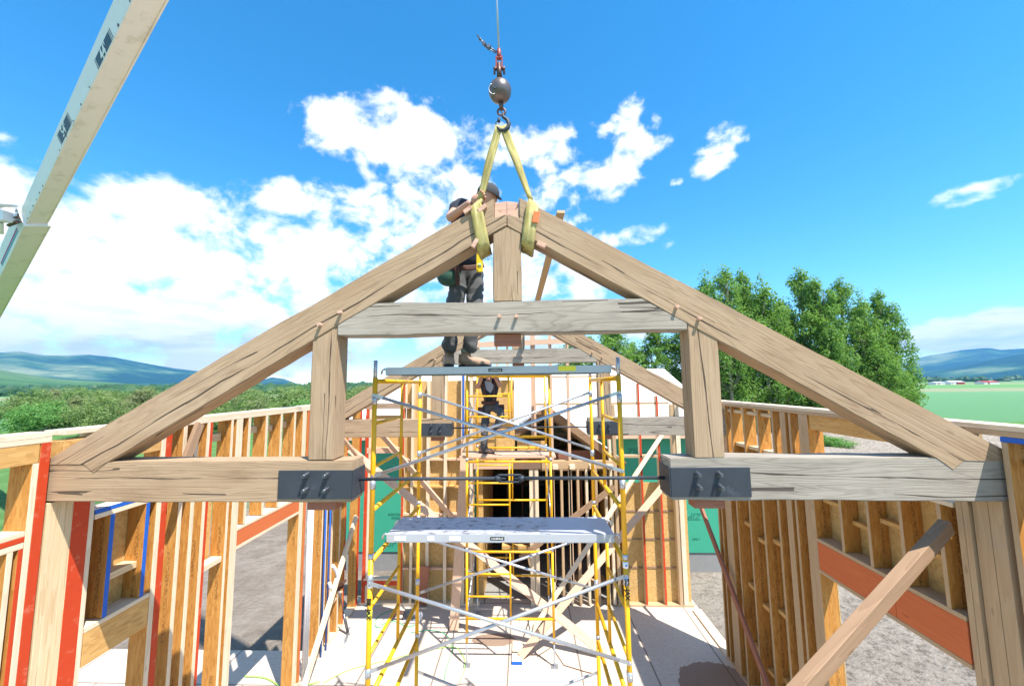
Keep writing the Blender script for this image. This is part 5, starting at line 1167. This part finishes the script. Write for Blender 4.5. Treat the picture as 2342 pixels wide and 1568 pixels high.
# ================================================================== MOUNTAINS
def rng(name, sil, r0, r1, mat, seed, nu=150, nr=26, rough=.12):
    """ridge range: SIL = (column, row) of the skyline; foot at distance r0, crest at r1"""
    pts = []
    for u, v in sil: d = CR @ Vector(((u-W/2)/F, -(v-H/2)/F, -1)); pts.append((math.atan2(d.x, d.y), d.z/math.hypot(d.x, d.y)))
    pts.sort(); vs = []; fs = []
    def elev(a):
        for (a0, e0), (a1, e1) in zip(pts, pts[1:]):
            if a <= a1: t = (a-a0)/(a1-a0); return e0+(e1-e0)*t
        return pts[-1][1]
    for i in range(nu+1):
        a = pts[0][0]+(pts[-1][0]-pts[0][0])*i/nu; e = elev(a)
        for j in range(nr+4):
            t = j/nr; r = r0+(r1-r0)*t; x, y = r*math.sin(a), r*math.cos(a)
            if t <= 1:
                q = Vector((x*.0009, y*.0009, seed)); rd = (1-abs(noise.noise(q))*2)*.5+(1-abs(noise.noise(q*2.3))*2)*.25+noise.noise(q*6)*.12
                z = GR+(e*r1-GR)*(t**1.25)*(1-.38*(1-t)*(1.1-rd)) if e*r1 > GR else GR+(e*r1-GR)*t
                z += rough*(e*r1-GR)*rd*math.sin(PI*t)*.6
                z += noise.noise(Vector((x*.004, y*.004, 3)))*.012*(e*r1-GR)*t
            else: z = GR+(e*r1-GR)*(1-(t-1)*nr/3.0)
            vs.append((x, y, z))
    m = nr+4
    for i in range(nu):
        for j in range(m-1): k = i*m+j; fs.append((k, k+1, k+m+1, k+m))
    me = bpy.data.meshes.new(name); me.from_pydata(vs, [], fs); setmats(me, [mat])
    for p in me.polygons: p.use_smooth = True
    return tag(put(name, me), kind='structure')
rng('mountains', [(-1500, 868), (-900, 850), (-600, 822), (-260, 815), (-120, 808), (0, 806), (45, 803), (100, 812), (150, 813), (205, 811), (260, 816), (330, 830), (400, 842), (470, 850), (530, 866), (580, 876), (620, 862), (650, 866), (680, 877), (700, 880), (760, 886), (830, 889), (900, 893)], 3900, 6100, 'mountain_forest_shade', 1, 220, 40)
rng('foothills', [(-1500, 870), (-700, 856), (-260, 838), (-60, 842), (0, 846), (60, 856), (130, 866), (230, 872), (330, 880), (430, 886), (560, 891), (700, 894)], 1500, 2600, 'foothill_green', 2, 120, 20)
rng('mountains', [(1800, 858), (1950, 846), (2050, 838), (2090, 820), (2130, 812), (2160, 808), (2200, 800), (2240, 796), (2262, 795), (2290, 800), (2320, 798), (2342, 797), (2480, 790), (2600, 800), (2900, 810), (3500, 800), (4500, 820)], 5200, 7200, 'mountain_forest_shade', 4, 160, 30)
rng('foothills', [(1800, 866), (2050, 862), (2120, 850), (2200, 838), (2270, 822), (2342, 808), (2480, 800), (2600, 806), (3000, 830), (3600, 826), (4500, 840)], 3600, 5000, 'mountain_forest_shade', 5, 120, 26)
# ================================================================== AIR
bm = bmesh.new(); bmesh.ops.create_cube(bm, size=1); bmesh.ops.transform(bm, matrix=Matrix.Translation((0, 3000, 342)) @ Matrix.Diagonal((17000, 10500, 697, 1)), verts=bm.verts)
me = bpy.data.meshes.new('haze'); bm.to_mesh(me); bm.free()
hm = bpy.data.materials.new('haze'); hm.use_nodes = True; nt = hm.node_tree; nt.nodes.remove(nt.nodes['Principled BSDF'])
pv = nt.nodes.new('ShaderNodeVolumePrincipled'); pv.inputs['Color'].default_value = (.18, .52, 1, 1); pv.inputs['Density'].default_value = HAZE; pv.inputs['Anisotropy'].default_value = .2
nt.links.new(pv.outputs[0], nt.nodes['Material Output'].inputs['Volume']); me.materials.append(hm); tag(put('haze', me), kind='stuff')
# ================================================================== SKY AND SUN
SUN = Vector((.37, -.40, 1)).normalized()
w = bpy.data.worlds.new('World'); sc.world = w; w.use_nodes = True; nt = w.node_tree; nt.nodes.clear()
class WT(NT):
    def __init__(s): s.t = nt; s.n = nt.nodes; s.l = nt.links
t = WT(); out = t.N('OutputWorld'); sky = t.N('TexSky', _sky_type='NISHITA', _sun_disc=False); sky.sun_elevation = math.asin(SUN.z); sky.sun_rotation = math.atan2(SUN.x, SUN.y); sky.altitude = 1900; sky.air_density = 1.0; sky.dust_density = .15; sky.ozone_density = 1.6
hs = t.N('HueSaturation'); hs.inputs['Saturation'].default_value = 1.36; hs.inputs['Hue'].default_value = .49; t.L(sky.outputs[0], hs.inputs['Color'])
bg = t.N('Background'); bg.inputs['Strength'].default_value = SKY; t.L(hs.outputs[0], bg.inputs[0])
tc = t.N('TexCoord'); sx = t.N('SeparateXYZ'); t.L(tc.outputs['Generated'], sx.inputs[0])
az = t.math('ARCTAN2', sx.outputs[0], sx.outputs[1]); el = t.math('ARCSINE', sx.outputs[2])
blobs = [ # column, row, half width, half height, weight
 (320, 640, 440, 220, 1.5), (120, 470, 200, 95, 1.2), (330, 480, 230, 75, 1.2), (60, 720, 330, 130, 1.4), (620, 620, 210, 150, 1.1), (880, 560, 190, 130, 1), (830, 720, 330, 110, 1), (650, 455, 90, 50, 1), (1020, 450, 130, 75, 1),
 (950, 310, 150, 75, 1.1), (830, 320, 130, 85, 1.1), (760, 262, 62, 45, 1), (1030, 300, 75, 55, .9), (1190, 350, 90, 48, .8), (1290, 330, 62, 40, .9), (1370, 300, 60, 20, .5), (1390, 390, 90, 42, 1), (1435, 300, 38, 60, .8), (1480, 340, 40, 32, .6), (1380, 435, 42, 30, .7), (1240, 450, 60, 40, .8), (1300, 490, 40, 40, .5),
 (1640, 322, 40, 30, .45), (1625, 382, 55, 26, .85), (1670, 290, 28, 22, .5), (1500, 280, 22, 15, .45), (1548, 413, 18, 10, .6), (1450, 545, 75, 30, 1.1), (1520, 553, 30, 18, .7), (1200, 620, 160, 110, .9), (1320, 640, 120, 50, .8), (1150, 760, 360, 70, .8),
 (2200, 452, 80, 36, 1.3), (2285, 425, 36, 22, .6), (2335, 405, 20, 12, .5), (2230, 765, 150, 60, 1.7), (2330, 745, 130, 70, 2.2), (2130, 790, 60, 30, .9), (2440, 760, 160, 70, 1), (-200, 560, 260, 190, 1), (520, 780, 330, 80, 1.3), (150, 790, 340, 60, 1.3)]
mask = None
for (u, v, su, sv, wgt) in blobs:
    d = (CR @ Vector(((u-W/2)/F, -(v-H/2)/F, -1))).normalized(); a0 = math.atan2(d.x, d.y); e0 = math.asin(d.z)
    dl = 1/(1+((u-W/2)/F)**2+((v-H/2)/F)**2)
    k1 = su/F*dl**.75/max(.3, math.cos(e0)); k2 = sv/F*dl**.75
    x = t.math('DIVIDE', t.math('SUBTRACT', az, a0), k1); y = t.math('DIVIDE', t.math('SUBTRACT', el, e0), k2)
    r2 = t.math('ADD', t.math('MULTIPLY', x, x), t.math('MULTIPLY', y, y)); b_ = t.math('MULTIPLY', t.math('SUBTRACT', 1.25, r2), wgt)
    b_ = t.math('MINIMUM', b_, .95*wgt)
    mask = b_ if mask is None else t.math('MAXIMUM', mask, b_)
# clouds elsewhere in the sky, outside the picture
cb = t.N('CombineXYZ'); t.L(az, cb.inputs[0]); t.L(t.math('MULTIPLY', el, 1.35), cb.inputs[1])
nz = t.noise(cb.outputs[0], 8.5, 12, .58, .2); nb = t.noise(cb.outputs[0], 1.6, 4, .5)
back = t.math('MULTIPLY', t.math('LESS_THAN', t.math('ABSOLUTE', az), 1.15), -9.0)
mask = t.math('MAXIMUM', mask, t.math('ADD', back, t.math('MULTIPLY_ADD', nb, 5.0, -2.4)))
mask = t.math('MAXIMUM', mask, -2.2)
den = t.math('ADD', t.math('MULTIPLY', mask, .68), t.math('MULTIPLY_ADD', nz, 4.8, -2.42))
cov = t.N('MapRange', _interpolation_type='SMOOTHSTEP'); cov.inputs['From Min'].default_value = -.08; cov.inputs['From Max'].default_value = .85; t.L(den, cov.inputs['Value'])
# shading inside the clouds: greyer bases low down
cb2 = t.N('CombineXYZ'); t.L(az, cb2.inputs[0]); t.L(t.math('MULTIPLY', el, 4.5), cb2.inputs[1]); n2 = t.noise(cb2.outputs[0], 4.0, 7, .6, .2)
low = t.N('MapRange'); low.inputs['From Min'].default_value = .42; low.inputs['From Max'].default_value = .10; t.L(el, low.inputs['Value'])
sh = t.math('MULTIPLY', t.math('MULTIPLY_ADD', n2, 5.0, -2.35, clamp=True), low.outputs[0])
cc = t.mix(t.math('MULTIPLY', sh, .75), (1.0, 1.0, 1.0), (.36, .43, .54))
bg2 = t.N('Background'); bg2.inputs['Strength'].default_value = CLOUD; t.L(cc, bg2.inputs[0])
ms = t.N('MixShader'); t.L(cov.outputs[0], ms.inputs[0]); t.L(bg.outputs[0], ms.inputs[1]); t.L(bg2.outputs[0], ms.inputs[2]); t.L(ms.outputs[0], out.inputs['Surface'])
sl = bpy.data.lights.new('sun', 'SUN'); sl.energy = SUNE; sl.angle = R(.53); sl.color = (1, .955, .88); so = bpy.data.objects.new('sun', sl); COL.objects.link(so); so.rotation_euler = SUN.to_track_quat('Z', 'Y').to_euler()
sc.view_settings.view_transform = 'Standard'; sc.view_settings.look = 'None'; sc.view_settings.exposure = EXPO; sc.view_settings.gamma = 1
sc.cycles.max_bounces = 6; sc.cycles.diffuse_bounces = 3; sc.cycles.transparent_max_bounces = 6; sc.cycles.volume_bounces = 0; sc.cycles.caustics_reflective = False; sc.cycles.caustics_refractive = False
sc.cycles.use_denoising = True
